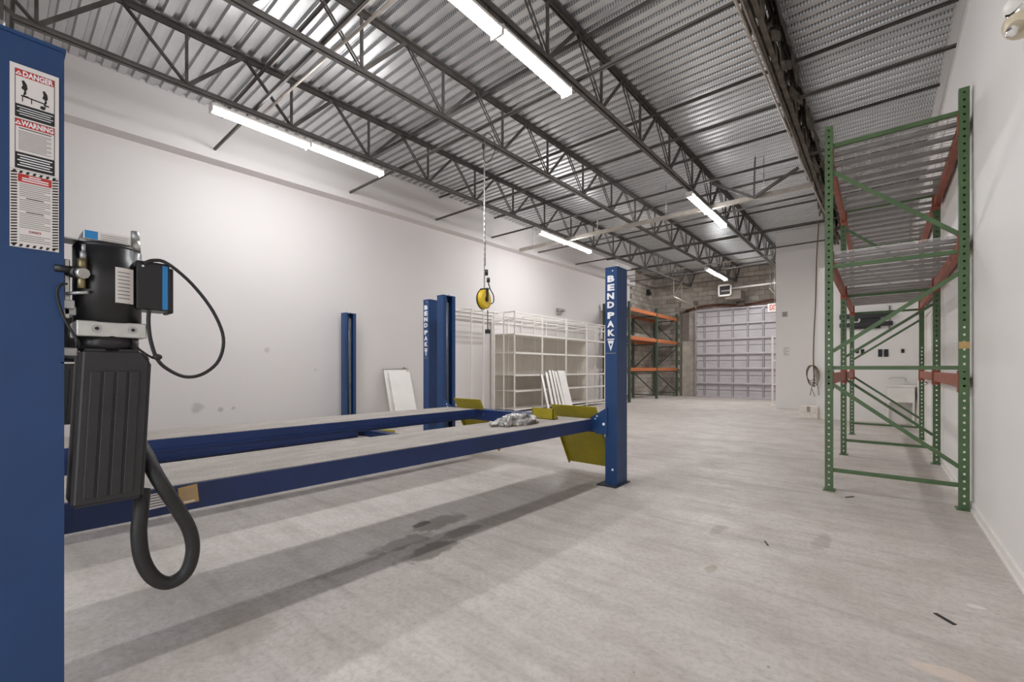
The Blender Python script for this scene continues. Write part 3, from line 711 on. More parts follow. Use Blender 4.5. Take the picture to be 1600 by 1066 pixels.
ZT1 = .70
L1 = lift('near', 'blue four-post lift in the foreground with raised runways and black power unit', -2.08, -4.93, 4.285, .036, ZT1,
          (-2.45, -2.30, -3.10, -2.90, 1), (-4.82, -4.55, -4.15, -4.02, -1), True)
power_unit(L1, -2.05, .19, True)
L2 = lift('far', 'second blue four-post lift by the left wall, mostly hidden behind the first', -5.28, -7.9, 4.42, .12, .135,
          (-5.55, -5.55, -6.05, -6.05, 1), (-7.6, -7.6, -7.1, -7.1, -1), False)
power_unit(L2, -5.2, .36, False)
# warning labels on the +x face of the front near post
XF = -2.078
front_post = [o for o in L1.children if o.name.startswith('post')][2]
def lab(u, v, e=0.0): return on_x(u, v, XF + e)
ya = lab(15, 240)[1]; yb = lab(92, 250)[1]
def fy(t): return ya + (yb - ya) * t
zA = lab(15, 95)[2]; zMid = lab(15, 262)[2]; zB = lab(15, 384)[2]
m = MB(); m.box(XF, XF + .0012, ya, yb, zMid + .001, zA, 'label_white')
H1 = zA - zMid; zz = lambda t: zA - H1 * t
E_ = XF + .0012
def rect(m, t0, t1, y0, y1, mat, e=.0004): m.box(E_, E_ + e, fy(y0), fy(y1), zz(t1), zz(t0), mat)
rect(m, .045, .50, .10, .91, 'ink_black'); rect(m, .048, .112, .11, .90, 'ink_red', .0006); rect(m, .112, .375, .115, .895, 'label_white', .0006)
add_text(m, 'DANGER', .022, (E_ + .001, fy(.56), zz(.082)), (0, 1, 0), (0, 0, 1), 'letter_white', .0008, .0003, width=(yb - ya) * .62)
def tri(y, t, s, mat, e=.001): m.prism([(E_ + .0006, fy(y) - s, zz(t) - s * .8), (E_ + .0006, fy(y) + s, zz(t) - s * .8), (E_ + .0006, fy(y), zz(t) + s * .9)], (e - .0006, 0, 0), mat)
tri(.175, .082, .0075, 'letter_white'); tri(.175, .084, .003, 'ink_red', .0012)
# pictogram: two crouched figures and a tilted platform
def blobp(y, t, s):
    m.prism([(E_ + .0006, fy(y + dx * s), zz(t + dz * s)) for dx, dz in ((-.06, -.05), (.0, -.06), (.07, -.02), (.09, .03), (.05, .06), (.06, .09), (.0, .12), (-.02, .11), (.01, .06), (-.07, .04), (-.03, .0))], (.0004, 0, 0), 'ink_black')
    m.box(E_ + .0006, E_ + .001, fy(y - .03 * s), fy(y + .12 * s), zz(t + .135 * s), zz(t + .118 * s), 'ink_black')
blobp(.28, .19, .8); blobp(.70, .225, .75)
m.prism([(E_ + .0006, fy(.22), zz(.285)), (E_ + .0006, fy(.72), zz(.30)), (E_ + .0006, fy(.72), zz(.312)), (E_ + .0006, fy(.22), zz(.297))], (.0004, 0, 0), 'ink_black')
for y_ in (.24, .42, .70): m.box(E_ + .0006, E_ + .001, fy(y_), fy(y_ + .02), zz(.345), zz(.29), 'ink_black')
m.cyl((E_ + .0006, fy(.66), zz(.35)), (E_ + .001, fy(.66), zz(.35)), .006, 'ink_black', 10)
for i in range(4): m.box(E_ + .0004, E_ + .0008, fy(.14 + .05 * (i % 2)), fy(.88 - .05 * (i % 2)), zz(.405 + i * .022), zz(.398 + i * .022), 'letter_white')
rect(m, .515, .985, .10, .91, 'ink_black'); rect(m, .52, .585, .11, .90, 'ink_red', .0006); rect(m, .585, .83, .115, .895, 'label_white', .0006)
add_text(m, 'WARNING', .022, (E_ + .001, fy(.56), zz(.552)), (0, 1, 0), (0, 0, 1), 'letter_white', .0008, .0003, width=(yb - ya) * .66)
tri(.165, .552, .0075, 'letter_white'); tri(.165, .554, .003, 'ink_red', .0012)
m.box(E_ + .0006, E_ + .001, fy(.18), fy(.84), zz(.606), zz(.598), 'ink_black')
for i in range(13): m.box(E_ + .0006, E_ + .0009, fy(.17), fy(.84 - .1 * (i % 3 == 2)), zz(.632 + i * .0145), zz(.625 + i * .0145), 'ink_grey')
for i in range(5): m.box(E_ + .0004, E_ + .0008, fy(.15 + .05 * (i % 2)), fy(.86 - .05 * (i % 2)), zz(.862 + i * .024), zz(.852 + i * .024), 'letter_white')
part('warning_label', m, front_post, label='white danger and warning label with red banners')
m = MB(); m.box(XF, XF + .0010, ya, yb, zB, zMid, 'label_white'); H2 = zMid - zB; zz = lambda t: zMid - H2 * t; E_ = XF + .0010
ns = 26
for i in range(ns):
    for (y0, y1) in ((.02, .145), (.86, .985)):
        t0 = .02 + i * .96 / ns; hh = .5 * .96 / ns
        m.prism([(E_, fy(y0), zz(t0 + hh + .012)), (E_, fy(y1), zz(t0 + hh)), (E_, fy(y1), zz(t0)), (E_, fy(y0), zz(t0 + .012))], (.0003, 0, 0), 'ink_black')
for i in range(7):
    for t0 in (.005, .955):
        y0 = .04 + i * .135; m.prism([(E_, fy(y0), zz(t0 + .035)), (E_, fy(y0 + .06), zz(t0 + .035)), (E_, fy(y0 + .09), zz(t0)), (E_, fy(y0 + .03), zz(t0))], (.0003, 0, 0), 'ink_black')
rect(m, .045, .15, .16, .845, 'ink_red', .0005)
for i in range(3): m.box(E_ + .0004, E_ + .0009, fy(.38 - .14 * (i > 0)), fy(.62 + .16 * (i > 0)), zz(.075 + i * .028), zz(.06 + i * .028), 'letter_white')
rect(m, .15, .945, .16, .845, 'label_white', .0004)
for i in range(30):
    t0 = .17 + i * .0255; 
    if i in (7, 14): m.box(E_ + .0003, E_ + .0008, fy(.32), fy(.68), zz(t0 + .012), zz(t0), 'ink_black'); continue
    if i in (23, 24, 25): continue
    m.box(E_ + .0003, E_ + .0008, fy(.19), fy(.82 - .12 * (i % 4 == 3)), zz(t0 + .010), zz(t0), 'ink_grey')
m.box(E_ + .0003, E_ + .0008, fy(.38), fy(.62), zz(.80), zz(.77), 'ink_red'); m.box(E_ + .0007, E_ + .001, fy(.40), fy(.60), zz(.795), zz(.775), 'label_white'); m.box(E_ + .0009, E_ + .0012, fy(.42), fy(.58), zz(.79), zz(.78), 'ink_black')
part('instruction_label', m, front_post, label='white instruction label with black hazard stripe border')

# yellow wheel chock and bag of hardware on the near runway
m = MB(); x0, x1 = -2.83, -2.56; y0 = 3.70
m.box(x0, x1, y0, y0 + .006, ZT1, ZT1 + .115, 'yellow'); m.box(x0, x1, y0, y0 + .10, ZT1, ZT1 + .006, 'yellow')
for xx in (x0, x1 - .006): m.prism([(xx, y0, ZT1), (xx, y0 + .1, ZT1), (xx, y0, ZT1 + .115)], (.006, 0, 0), 'yellow')
single('wheel_chock', m, 'small folded yellow steel wheel chock standing on the near runway end', 'chock', (x0, y0, ZT1))
bag = thing('plastic_bag', 'crumpled clear plastic bag of hardware lying on the near runway', 'bag', (-2.62, 3.2, ZT1))
bm = bmesh.new(); bmesh.ops.create_icosphere(bm, subdivisions=4, radius=1)
for v in bm.verts:
    p = v.co.copy(); k = 1 + .35 * noise.noise(p * 2.1) + .22 * noise.noise(p * 4.7) + .1 * noise.noise(p * 9)
    z_ = max(p.z * k, -.35); v.co = Vector((-2.64 + p.x * .13 * k, 3.20 + p.y * .25 * k, ZT1 + .022 + z_ * .078))
m = MB(); m.bm(bm, 'plastic', True); part('film', m, bag)
hw = MB()
for i in range(16):
    x = -2.64 + random.uniform(-.11, .12); y = 3.2 + random.uniform(-.24, .22); a_ = random.uniform(0, 3.1); dx, dy = .03 * math.cos(a_), .03 * math.sin(a_)
    hw.cyl((x - dx, y - dy, ZT1 + .012), (x + dx, y + dy, ZT1 + .014), .011, random.choice(('brass', 'steel', 'board_edge')), 8)
part('hardware', hw, bag, None, None, 'stuff')

# ------------------------------------------------------------------ pallet racks
def rack_post(x, y, h, mat, w=.066, dpt=.06, face=-1, holes=True):
    """C section upright, perforated face towards face*y"""
    m = MB(); yf = y + face * dpt / 2; yi = yf - face * .004; a_, b_ = min(yf, yi), max(yf, yi)
    if holes:
        m.box(x - w / 2, x - .0078, a_, b_, .006, h, mat); m.box(x + .0078, x + w / 2, a_, b_, .006, h, mat); z = .006; p = .0635
        while z < h: m.box(x - .0078, x + .0078, a_, b_, z, min(z + p - .018, h), mat); z += p
        yb_ = y - face * dpt / 2; m.box(x - w / 2 + .0045, x + w / 2 - .0045, yb_ - .004, yb_, 1.62, h, mat)  # unseen back plate added to keep the upper holes dark
    else: m.box(x - w / 2, x + w / 2, a_, b_, .006, h, mat)
    for s in (-1, 1): m.box(x + s * w / 2 - (.004 if s > 0 else 0), x + s * w / 2 + (0 if s > 0 else .004), y - dpt / 2 + (.004 if face < 0 else 0), y + dpt / 2 if face < 0 else y + dpt / 2 - .004, .006, h, mat)
    return m
def frame_braces(root, xa, xb, y, mat, s):
    for z in (.21, 1.235, 2.25, 3.46):
        m = MB(); m.bar((xa, y, z), (xb, y, z), .03, .036, mat); part('strut', m, root)
    for (z0, z1) in ((3.2, 2.4), (1.40, 2.06), (1.07, .37)):
        m = MB(); m.bar((xa, y - .005, z0), (xb, y - .005, z1), .028, .034, mat); part('brace', m, root)
def beam(root, x, ya, yb, zt, mat, s, hgt=.115):
    m = MB(); m.bev(x - .025, x + .025, ya + .03, yb - .03, zt - hgt, zt, mat, .006); bmo = part('beam', m, root)
    for yy, d in ((ya, 1), (yb, -1)):
        m = MB()
        m.box(x - .034, x + .034, yy + d * .030, yy + d * .036, zt - .16, zt + .03, mat); m.box(x + s * .034, x + s * .04, yy - d * .02, yy + d * .036, zt - .16, zt + .03, mat)
        m.cyl((x, yy + d * .03, zt + .005), (x, yy + d * .026, zt + .005), .009, 'steel', 8)
        part('end_bracket', m, bmo)
RX0, RX1 = -.385, .565; RY = [5.43, 7.80, 10.32]; RH = 3.66
rack = thing('pallet_rack', 'tall green pallet rack with rust orange beams along the right wall', 'rack', ((RX0 + RX1) / 2, 5.43, 0))
for y in RY:
    for x in (RX0, RX1):
        part('upright', rack_post(x, y, RH, 'green'), rack)
        m = MB(); m.box(x - .05, x + .05, y - .05, y + .09, 0, .006, 'green'); part('foot_plate', m, rack)
    frame_braces(rack, RX0 + .03, RX1 - .03, y, 'green', 1)
LV = [1.18, 2.37, 3.42]
for i in range(2):
    for z in LV:
        for x, s in ((RX0 + .0, 1), (RX1 - .0, -1)): beam(rack, x, RY[i], RY[i + 1], z, 'rust_orange', s)
m = MB(); m.box(RX1 - .034, RX1 + .034, 5.398, 5.3995, 1.40, 1.46, 'label_tan'); part('tape', m, rack, label='strip of tan tape on the front upright')
# wire decks
def wire_deck(label, y0, z):
    W = 1.10; D0, D1 = RX0 - .02, RX1 + .02
    t = thing('wire_deck', label, 'wire deck', ((D0 + D1) / 2, y0, z), 'wire decks on the green rack')
    m = MB(); n = 17
    for i in range(n + 1):
        y = y0 + W * i / n; m.bar((D0, y, z + .034), (D1, y, z + .034), .0055, .0055, 'wire')
    k = 0; x = D0
    while x <= D1 + .001: m.bar((x, y0, z + .040), (x, y0 + W, z + .040), .0055, .0055, 'wire'); x += (D1 - D0) / 9
    part('mesh', m, t)
    for i in range(4):
        y = y0 + .12 + i * (W - .24) / 3; m = MB(); m.box(D0 + .02, D1 - .02, y - .028, y + .028, z + .0, z + .031, 'channel'); part('support_channel', m, t)
    return t
names = {2.37: 'middle', 3.42: 'top'}
for z in (2.37, 3.42):
    for i, y0 in enumerate((RY[0] + .06, RY[0] + 1.2, RY[1] + .1, RY[1] + 1.3)):
        wire_deck(f'galvanised wire mesh deck on the {names[z]} level of the green rack, {ords[i]} from the front', y0, z)
# dusty plastic film lying over the front top deck
m = MB(); nx, ny = 14, 16; vs = []; fs = []
for i in range(nx + 1):
    for j in range(ny + 1):
        x = RX0 + .06 + .68 * i / nx - .12 * j / ny * (i / nx); y = RY[0] + .14 + .92 * j / ny + .1 * math.sin(i * .7)
        vs.append((x, y, 3.466 + .012 * (1 + noise.noise(Vector((x * 6, y * 6, 2))))))
for i in range(nx):
    for j in range(ny):
        if (i * 7 + j * 3) % 31 in (3, 4) or (4 < j < 7 and 3 < i < 10): continue
        a_ = i * (ny + 1) + j; fs.append((a_, a_ + 1, a_ + ny + 2, a_ + ny + 1))
m.add(vs, fs, 'film', True); single('plastic_film', m, 'torn dusty plastic film on the front top wire deck of the green rack', 'plastic', (RX0 + .4, RY[0] + .6, 3.466))

# far rack
FX0, FX1 = -7.9, -6.9; FY = [14.78, 17.30, 19.62]
fr = thing('pallet_rack', 'far dark green pallet rack with bright orange beams in the block wall corner', 'rack', ((FX0 + FX1) / 2, FY[0], 0))
for y in FY:
    for x in (FX0, FX1):
        part('upright', rack_post(x, y, 3.66, 'green_dark', .085, .08, -1, False), fr)
    for z in (.15, 1.1, 2.2, 3.35): part('strut', MB().bar((FX0 + .03, y, z), (FX1 - .03, y, z), .035, .04, 'green_dark'), fr)
    for (z0, z1) in ((1.05, .2), (1.25, 2.1), (3.25, 2.3)): part('brace', MB().bar((FX0 + .03, y, z0), (FX1 - .03, y, z1), .035, .04, 'green_dark'), fr)
for i in range(2):
    for z in (1.26, 2.42, 3.46):
        for x, s in ((FX0, 1), (FX1, -1)): beam(fr, x, FY[i], FY[i + 1], z, 'orange', s, .13)
        if z > 2.3:
            m = MB(); m.box(FX0 + .03, FX1 - .03, FY[i] + .08, FY[i + 1] - .08, z + .001, z + .02, 'board_edge'); part('deck_board', m, fr)

# ------------------------------------------------------------------ white shelving along the left wall
SX1, SX0 = -7.26, -8.0; SY = [8.74 + 1.222 * i for i in range(5)]
su = thing('shelving_unit', 'long white metal shelving run of four bays against the left wall', 'shelves', ((SX0 + SX1) / 2, SY[0], 0))
STOP = 2.73
for i, y in enumerate(SY):
    for x in (SX0, SX1):
        m = MB(); m.box(x - .024, x + .024, y - .005, y + .005, 0, STOP, 'white_metal'); m.box(x - .005, x + .005, y - .02, y + .02, 0, STOP, 'white_metal'); part('post', m, su)
    m = MB(); m.box((SX0 + SX1) / 2 - .02, (SX0 + SX1) / 2 + .02, y - .01, y + .01, 0, STOP, 'white_metal'); part('post', m, su) if i in (0, 4) else None
    m = MB(); m.box(SX0, SX1, y - .012, y + .012, STOP - .03, STOP, 'white_metal'); m.box(SX0, SX1, y - .012, y + .012, STOP - .24, STOP - .215, 'white_metal'); part('end_rail', m, su)
for i in range(4):
    ya_, yb_ = SY[i] + .006, SY[i + 1] - .006
    for z in (.16, .64, 1.06, 1.65, 2.15):
        m = MB(); m.box(SX0 + .01, SX1 - .01, ya_, yb_, z - .012, z, 'white_metal'); m.box(SX1 - .012, SX1 + .006, ya_, yb_, z - .035, z + .012, 'white_metal'); part('shelf', m, su)
    for z in (STOP - .02, STOP - .10, STOP - .22):
        part('top_rail', MB().box(SX1 - .012, SX1 + .012, ya_, yb_, z - .012, z + .012, 'white_metal'), su); part('top_rail', MB().box(SX0 - .012, SX0 + .012, ya_, yb_, z - .012, z + .012, 'white_metal'), su)
    m = MB(); m.box(SX0 - .008, SX0, ya_, yb_, .16, 2.15, 'white_grey'); part('back_panel', m, su)
    m = MB(); m.box(SX0 + .0, SX0 + .012, (ya_ + yb_) / 2 - .02, (ya_ + yb_) / 2 + .02, .16, STOP, 'white_metal'); part('back_stile', m, su)
    m = MB(); m.box(SX1 - .02, SX1, ya_, yb_, .05, .08, 'white_metal'); part('base_rail', m, su)
# empty uprights left of it
eu = thing('upright_frame', 'empty white metal shelving uprights with top rails beside the white shelving', 'shelves', (-7.97, 7.0, 0))
for y in (7.5, 7.92, 8.32):
    m = MB(); m.box(-7.62, -7.58, y - .012, y + .012, 0, 2.70, 'white_metal'); m.box(-7.60, -7.59, y - .02, y + .02, 0, 2.70, 'white_grey'); part('post', m, eu)
    m = MB(); m.box(-8.03, -7.6, y - .01, y + .01, 2.66, 2.69, 'white_metal'); part('end_rail', m, eu)
for x in (-7.6, -8.0):
    for z in (2.50, 2.60, 2.69):
        m = MB(); m.box(x - .012, x + .012, 6.95, 8.70, z - .012, z + .012, 'white_metal'); part('top_rail', m, eu)
m = MB(); m.box(-8.02, -7.98, 6.95, 6.99, 0, 2.7, 'white_metal'); part('post', m, eu)
m = MB(); m.box(-8.02, -7.98, 8.66, 8.70, 0, 2.7, 'white_metal'); part('post', m, eu)

# leaning panels and boards
def leaning(name, label, cat, xb, xt, y0, y1, zt, th, mat, group=None, edge=None):
    m = MB(); n = Vector((zt, 0, xb - xt)).normalized() * th   # outward normal
    p = [Vector((xb, y0, 0)), Vector((xb, y1, 0)), Vector((xt, y1, zt)), Vector((xt, y0, zt))]
    q = [a + n for a in p]; 
    for a in q + p: a.z += th * .0
    m.hexa([p[0], p[1], q[1], q[0], p[3], p[2], q[2], q[3]], mat)
    o = single(name, m, label, cat, (xb, y0, 0), group); return o
leaning('white_panel', 'rear white flat panel leaning on the left wall behind the lift', 'panel', -7.66, -8.0, 5.30, 5.86, 1.19, .02, 'white_board', 'panels leaning on the left wall')
leaning('white_panel', 'front white flat panel leaning on the left wall with a glossy face', 'panel', -7.60, -7.95, 5.38, 5.92, 1.15, .02, 'white_board', 'panels leaning on the left wall')
m = MB(); m.bar((-7.99, 5.28, 1.205), (-7.99, 5.92, 1.225), .03, .015, 'board_edge'); m.ball((-7.99, 5.82, 1.235), (.03, .04, .02), 'brass'); single('metal_rod', m, 'thin bent metal rod lying on top of the leaning white panels', 'rod', (-7.99, 5.3, 1.2))
lbl = ['first', 'second', 'third', 'fourth', 'fifth']
bd = [(858, 845, 585, 3), (865, 852, 582, 3.5), (871, 857, 578.5, 3.5), (876.5, 862, 578.5, 3), (882, 866, 580, 4), (886, 871, 579, 11)]
for i, (ub, ut, vt, wpx) in enumerate(bd):
    xb_, xt_ = -6.62 - .02 * i, -7.12
    b0 = Vector(on_x(ub, 640, xb_)); b1 = Vector(on_x(ub + wpx, 640, xb_)); t0_ = Vector(on_x(ut, vt, xt_)); t1_ = Vector(on_x(ut + wpx, vt + .5, xt_))
    b0.z = b1.z = 0; tv = Vector((-.03, 0.012, -.0))
    m = MB(); m.hexa([b0, b1, b1 + tv, b0 + tv, t0_, t1_, t1_ + tv, t0_ + tv], 'white_board')
    e = Vector((0, -.004, 0)); m.hexa([b0 + e, b0, b0 + tv, b0 + tv + e, t0_ + e, t0_, t0_ + tv, t0_ + tv + e], 'board_edge')
    single('shelf_board', m, f'{lbl[i]} from the left of the narrow white boards leaning on the shelving' if i < 5 else 'widest white board, at the right of the stack leaning on the shelving', 'board', tuple(b0), 'boards leaning on the white shelving')

# ------------------------------------------------------------------ cord reel on its chain
RXc, RYc = -4.42, 4.63; zc = 2.24
reel = thing('cord_reel', 'yellow retractable cord reel hanging on a chain from the joist above the lift', 'reel', (RXc, RYc, 2.0))
m = MB(); dirv = Vector((1, .2, 0)).normalized(); cc = Vector((RXc, RYc, zc))
m.tube([cc - dirv * .038, cc - dirv * .03, cc + dirv * .03, cc + dirv * .038], [.115, .14, .14, .115], 'reel_yellow', 28); m.cyl(cc - dirv * .043, cc + dirv * .043, .04, 'black', 14); part('drum', m, reel)
m = MB(); m.tube([cc - dirv * .055, cc - dirv * .039], [.135, .15], 'black', 28); m.bar(cc + Vector((0, 0, .15)) - dirv * .06, cc + Vector((0, 0, .15)) + dirv * .07, .05, .02, 'black'); m.bar(cc + dirv * .052 + Vector((0, 0, .15)), cc + dirv * .052 - Vector((0, 0, .03)), .04, .01, 'black', (1, 0, 0)); part('bracket', m, reel)
m = MB(); zch = zc + .16; i = 0
while zch < z_bc(RYc):
    m.bar((RXc, RYc, zch), (RXc, RYc, zch + .045), .022 if i % 2 else .006, .006 if i % 2 else .022, 'steel', (0, 1, 0)); zch += .04; i += 1
part('chain', m, reel)
m = MB(); g = on_x(760, 425, RXc); g2 = on_x(763, 438, RXc)
m.cyl((g[0], g[1], g[2] + .03), (g[0], g[1], g[2] - .05), .026, 'black', 12); m.cyl((g2[0], g2[1], g2[2] + .05), (g2[0], g2[1], g2[2] + .03), .024, 'label_white', 12); m.cyl((g2[0], g2[1], g2[2] + .03), (g2[0], g2[1], g2[2] - .03), .026, 'black', 12); part('plug_connector', m, reel)
pts = [on_x(u, v, RXc) for u, v in ((763, 442), (766, 452), (771, 462), (771, 472), (766, 475), (759, 473))]
m = MB(); m.tube(smooth(pts), .008, 'rubber', 6); m.tube([on_x(758, 415, RXc), on_x(757, 300, RXc), on_x(757, 215, RXc)], .009, 'conduit', 6); part('cord', m, reel)
m = MB(); m.tube(smooth([on_x(u, v, RXc) for u, v in ((757, 225), (755, 240), (757, 252), (762, 254), (770, 244), (774, 228), (768, 212), (760, 208), (756, 218))]), .006, 'rubber', 6); m.ball(on_x(755, 229, RXc), (.02, .02, .05), 'black'); part('cord_loop', m, reel)
m = MB(); e0 = on_x(762, 485, RXc); e1 = on_x(762, 516, RXc); m.tube([e0, e1], .007, 'rubber', 6); m.bev(e1[0] - .03, e1[0] + .03, e1[1] - .03, e1[1] + .03, e1[2] - .05, e1[2] + .012, 'black', .008); part('outlet_plug', m, reel)

# ------------------------------------------------------------------ gas heater, exit sign, items on the partition and office wall
hx, hy, hz = -4.62, 19.1, 4.35
ht = thing('unit_heater', 'boxy grey heater with white square outlet hung above the overhead door', 'heater', (hx, hy, 4.0))
m = MB(); m.bev(hx - .1, hx + .5, hy - .3, hy + .35, hz - .38, hz - .02, 'mortar', .02); part('cabinet', m, ht)
m = MB(); yy = hy - .34
for (x0, x1, z0, z1) in ((hx - .32, hx + .18, hz + .16, hz + .23), (hx - .32, hx + .18, hz - .25, hz - .18), (hx - .32, hx - .26, hz - .25, hz + .23), (hx + .12, hx + .18, hz - .25, hz + .23)): m.bev(x0, x1, yy - .06, yy, z0, z1, 'bracket_white', .012)
m.box(hx - .26, hx + .12, yy - .01, yy + .03, hz - .18, hz + .16, 'ink_black'); m.box(hx - .2, hx + .12, yy - .03, yy - .01, hz - .06, hz + .0, 'ink_grey'); part('outlet_frame', m, ht)
m = MB(); m.tube([(hx + .18, hy - .3, hz + .05), (-2.45, hy - .5, hz + .05)], .035, 'bracket_white', 10); part('flue_pipe', m, ht)
m = MB()
for x in (hx - .05, hx + .45): m.cyl((x, hy, hz - .02), (x, hy, z_dk(hy)), .01, 'steel', 6)
part('hanger_rod', m, ht)

ex = on_y(1199.5, 475, 17.2); ex2 = on_y(1199.5, 488, 17.2)
es = thing('exit_sign', 'white sign with red EXIT letters, partly hidden by the partition', 'sign', (ex[0] + .2, 17.2, ex2[2]))
m = MB(); m.bev(ex[0], ex[0] + .34, 17.2, 17.25, ex2[2], ex[2], 'label_white', .008); part('panel', m, es)
m = MB(); add_text(m, 'EXIT', (ex[2] - ex2[2]) * .9, (ex[0] + .165, 17.198, (ex[2] + ex2[2]) / 2), (1, 0, 0), (0, 0, 1), 'exit_red', .004, .001, width=.22); part('lettering', m, es, label='red EXIT letters')
m = MB(); m.cyl((ex[0] + .2, 17.225, ex[2]), (ex[0] + .2, 17.225, z_bc(17.2) + .02), .008, 'steel', 6); part('hanger_rod', m, es)
# white gate frame in front of the door
gx = on_y(1207, 560, 16.6)[0]
gt = thing('gate_frame', 'narrow white metal frame standing in front of the overhead door beside the partition', 'frame', (gx + .25, 16.6, 0))
for x in (gx, gx + .5): part('post', MB().box(x - .025, x + .025, 16.575, 16.625, 0, 2.3, 'bracket_white'), gt)
for z in (.03, .7, 1.5, 2.28): part('rail', MB().box(gx, gx + .5, 16.58, 16.62, z - .02, z + .02, 'bracket_white'), gt)
for yy in (-.25,): part('foot', MB().box(gx - .03, gx + .53, 16.4, 16.8, 0, .03, 'bracket_white'), gt)

def plate(name, label, cat, y, u0, u1, v0, v1, mat, th=.02, extra=None):
    a_ = on_y(u0, v0, y); b_ = on_y(u1, v1, y); m = MB(); m.bev(a_[0], b_[0], y - th, y, b_[2], a_[2], mat, .003)
    if extra: extra(m, a_, b_)
    return single(name, m, label, cat, (a_[0], y, b_[2]))
def ex_a(m, a_, b_): m.box(a_[0] + .03, b_[0] - .03, 15.426, 15.43, b_[2] + .03, a_[2] - .03, 'ink_grey')
plate('thermostat', 'small grey control plate high on the partition wall', 'switch', 15.45, 1222.5, 1230, 488, 495, 'grey_plate', .02, ex_a)
def ex_b(m, a_, b_):
    for i in range(5): m.box(a_[0] + .03, b_[0] - .03 - .06 * (i % 2), 15.434, 15.44, b_[2] + .05 + i * .05, b_[2] + .065 + i * .05, 'ink_grey')
plate('notice', 'small grey printed notice at mid height on the partition wall', 'sign', 15.45, 1223, 1234, 543.5, 557, 'label_white', .01, ex_b)
# cable hanging down the partition corner, coiled
cx_, cy_ = on_y(1274, 500, 12.97)[0], 12.97
cb = thing('coiled_cable', 'brown cable hanging down the office wall corner and coiled near its end', 'cable', (cx_, cy_, .6))
pts = [on_y(u, v, cy_) for u, v in ((1279, 352), (1276, 400), (1275, 440), (1274, 480), (1272, 520), (1271, 560), (1272, 590), (1272, 605))]
pts = [(pts[0][0], 12.6, z_bc(12.6) + .05)] + pts
m = MB(); m.tube(smooth(pts), .013, 'cable_brown', 6); part('drop', m, cb)
m = MB()
for k in range(4):
    c0 = on_y(1267 + k * 1.2, 583 + k * 1.5, cy_ - .02 - .02 * k); r = .11 + .012 * k
    m.tube([(c0[0] + r * .85 * math.cos(a_ * math.pi / 9), c0[1], c0[2] + 1.75 * r * math.sin(a_ * math.pi / 9)) for a_ in range(19)], .009, 'cable_brown', 6, False)
part('coil', m, cb)
m = MB()
for seq in (((1271, 597), (1268, 607), (1266, 618)), ((1268, 607), (1272, 616), (1273, 620)), ((1271, 598), (1277, 601), (1279, 612), (1279, 618))):
    m.tube(smooth([on_y(u, v, cy_ - .03) for u, v in seq]), .007, 'cable_brown', 6)
part('loose_end', m, cb)
# carton
c0 = on_z(1249, 653); c1 = on_z(1273, 655)
bx = thing('carton', 'small white carton standing on the floor against the office corner', 'box', (-1.45, 12.95, 0))
x0 = c0[0]; x1 = x0 + .38
m = MB(); m.bev(x0, x1, 12.92, 13.2, 0, .30, 'box_white', .006); part('body', m, bx)
m = MB(); m.box((x0 + x1) / 2 - .035, (x0 + x1) / 2 + .035, 12.915, 12.92, .16, .29, 'ink_grey')
for i in range(3): m.box(x0 + .03 + i * .12, x0 + .1 + i * .12, 12.917, 12.92, .03, .12, 'label_white')
part('printed_panel', m, bx)
# black wall mount on the office wall
YO = 13.0
mt = thing('wall_mount', 'black screen wall mount with two long rails on the office wall', 'mount', on_y(1350, 510, YO))
def rc(m, u0, u1, v0, v1, mat, y0, y1):
    a_ = on_y(u0, v0, YO); b_ = on_y(u1, v1, YO); m.box(a_[0], b_[0], YO - y1, YO - y0, b_[2], a_[2], mat)
m = MB(); rc(m, 1331, 1376, 489, 513, 'black', 0, .05); rc(m, 1331, 1376, 489, 492, 'ink_grey', .05, .055); part('back_plate', m, mt)
for v in (494, 507.5): m = MB(); rc(m, 1312, 1395, v - 1.2, v + 1.2, 'black', .05, .09); part('rail', m, mt)
m = MB(); a_ = on_y(1338, 500.5, YO); m.cyl((a_[0], YO - .05, a_[2]), (a_[0], YO - .056, a_[2]), .075, 'label_white', 24); m.cyl((a_[0], YO - .056, a_[2]), (a_[0], YO - .06, a_[2]), .04, 'black', 16); rc(m, 1330, 1338, 496, 505, 'label_white', .05, .055); part('badge', m, mt, label='round white badge with dark centre')
m = MB(); a_ = on_y(1390, 478, YO); b_ = on_y(1389, 518, YO); m.cyl((a_[0], YO - .02, a_[2]), (a_[0], YO - .02, b_[2]), .016, 'channel', 8); single('conduit', m, 'short vertical grey conduit on the office wall right of the black mount', 'pipe', (a_[0], YO - .02, b_[2]))
for (u0, u1, v0, v1, lb) in ((1337, 1342, 545, 552, 'small black outlet box under the mount, left of the pair'), (1345, 1350, 546, 553, 'small black outlet box under the mount, right beside another'), (1372, 1378.5, 546, 557.5, 'tall black outlet box, left of the middle pair on the office wall'), (1381, 1388, 546, 557.5, 'tall black outlet box, right of the middle pair on the office wall'), (1408, 1413, 545.5, 551.5, 'small single black outlet box at the right of the office wall')):
    plate('outlet_box', lb, 'outlet', YO, u0, u1, v0, v1, 'ink_black', .02, lambda m, a_, b_: m.box(a_[0] + .02, b_[0] - .02, YO - .024, YO - .02, (a_[2] + b_[2]) / 2 - .01, (a_[2] + b_[2]) / 2 + .01, 'black'))
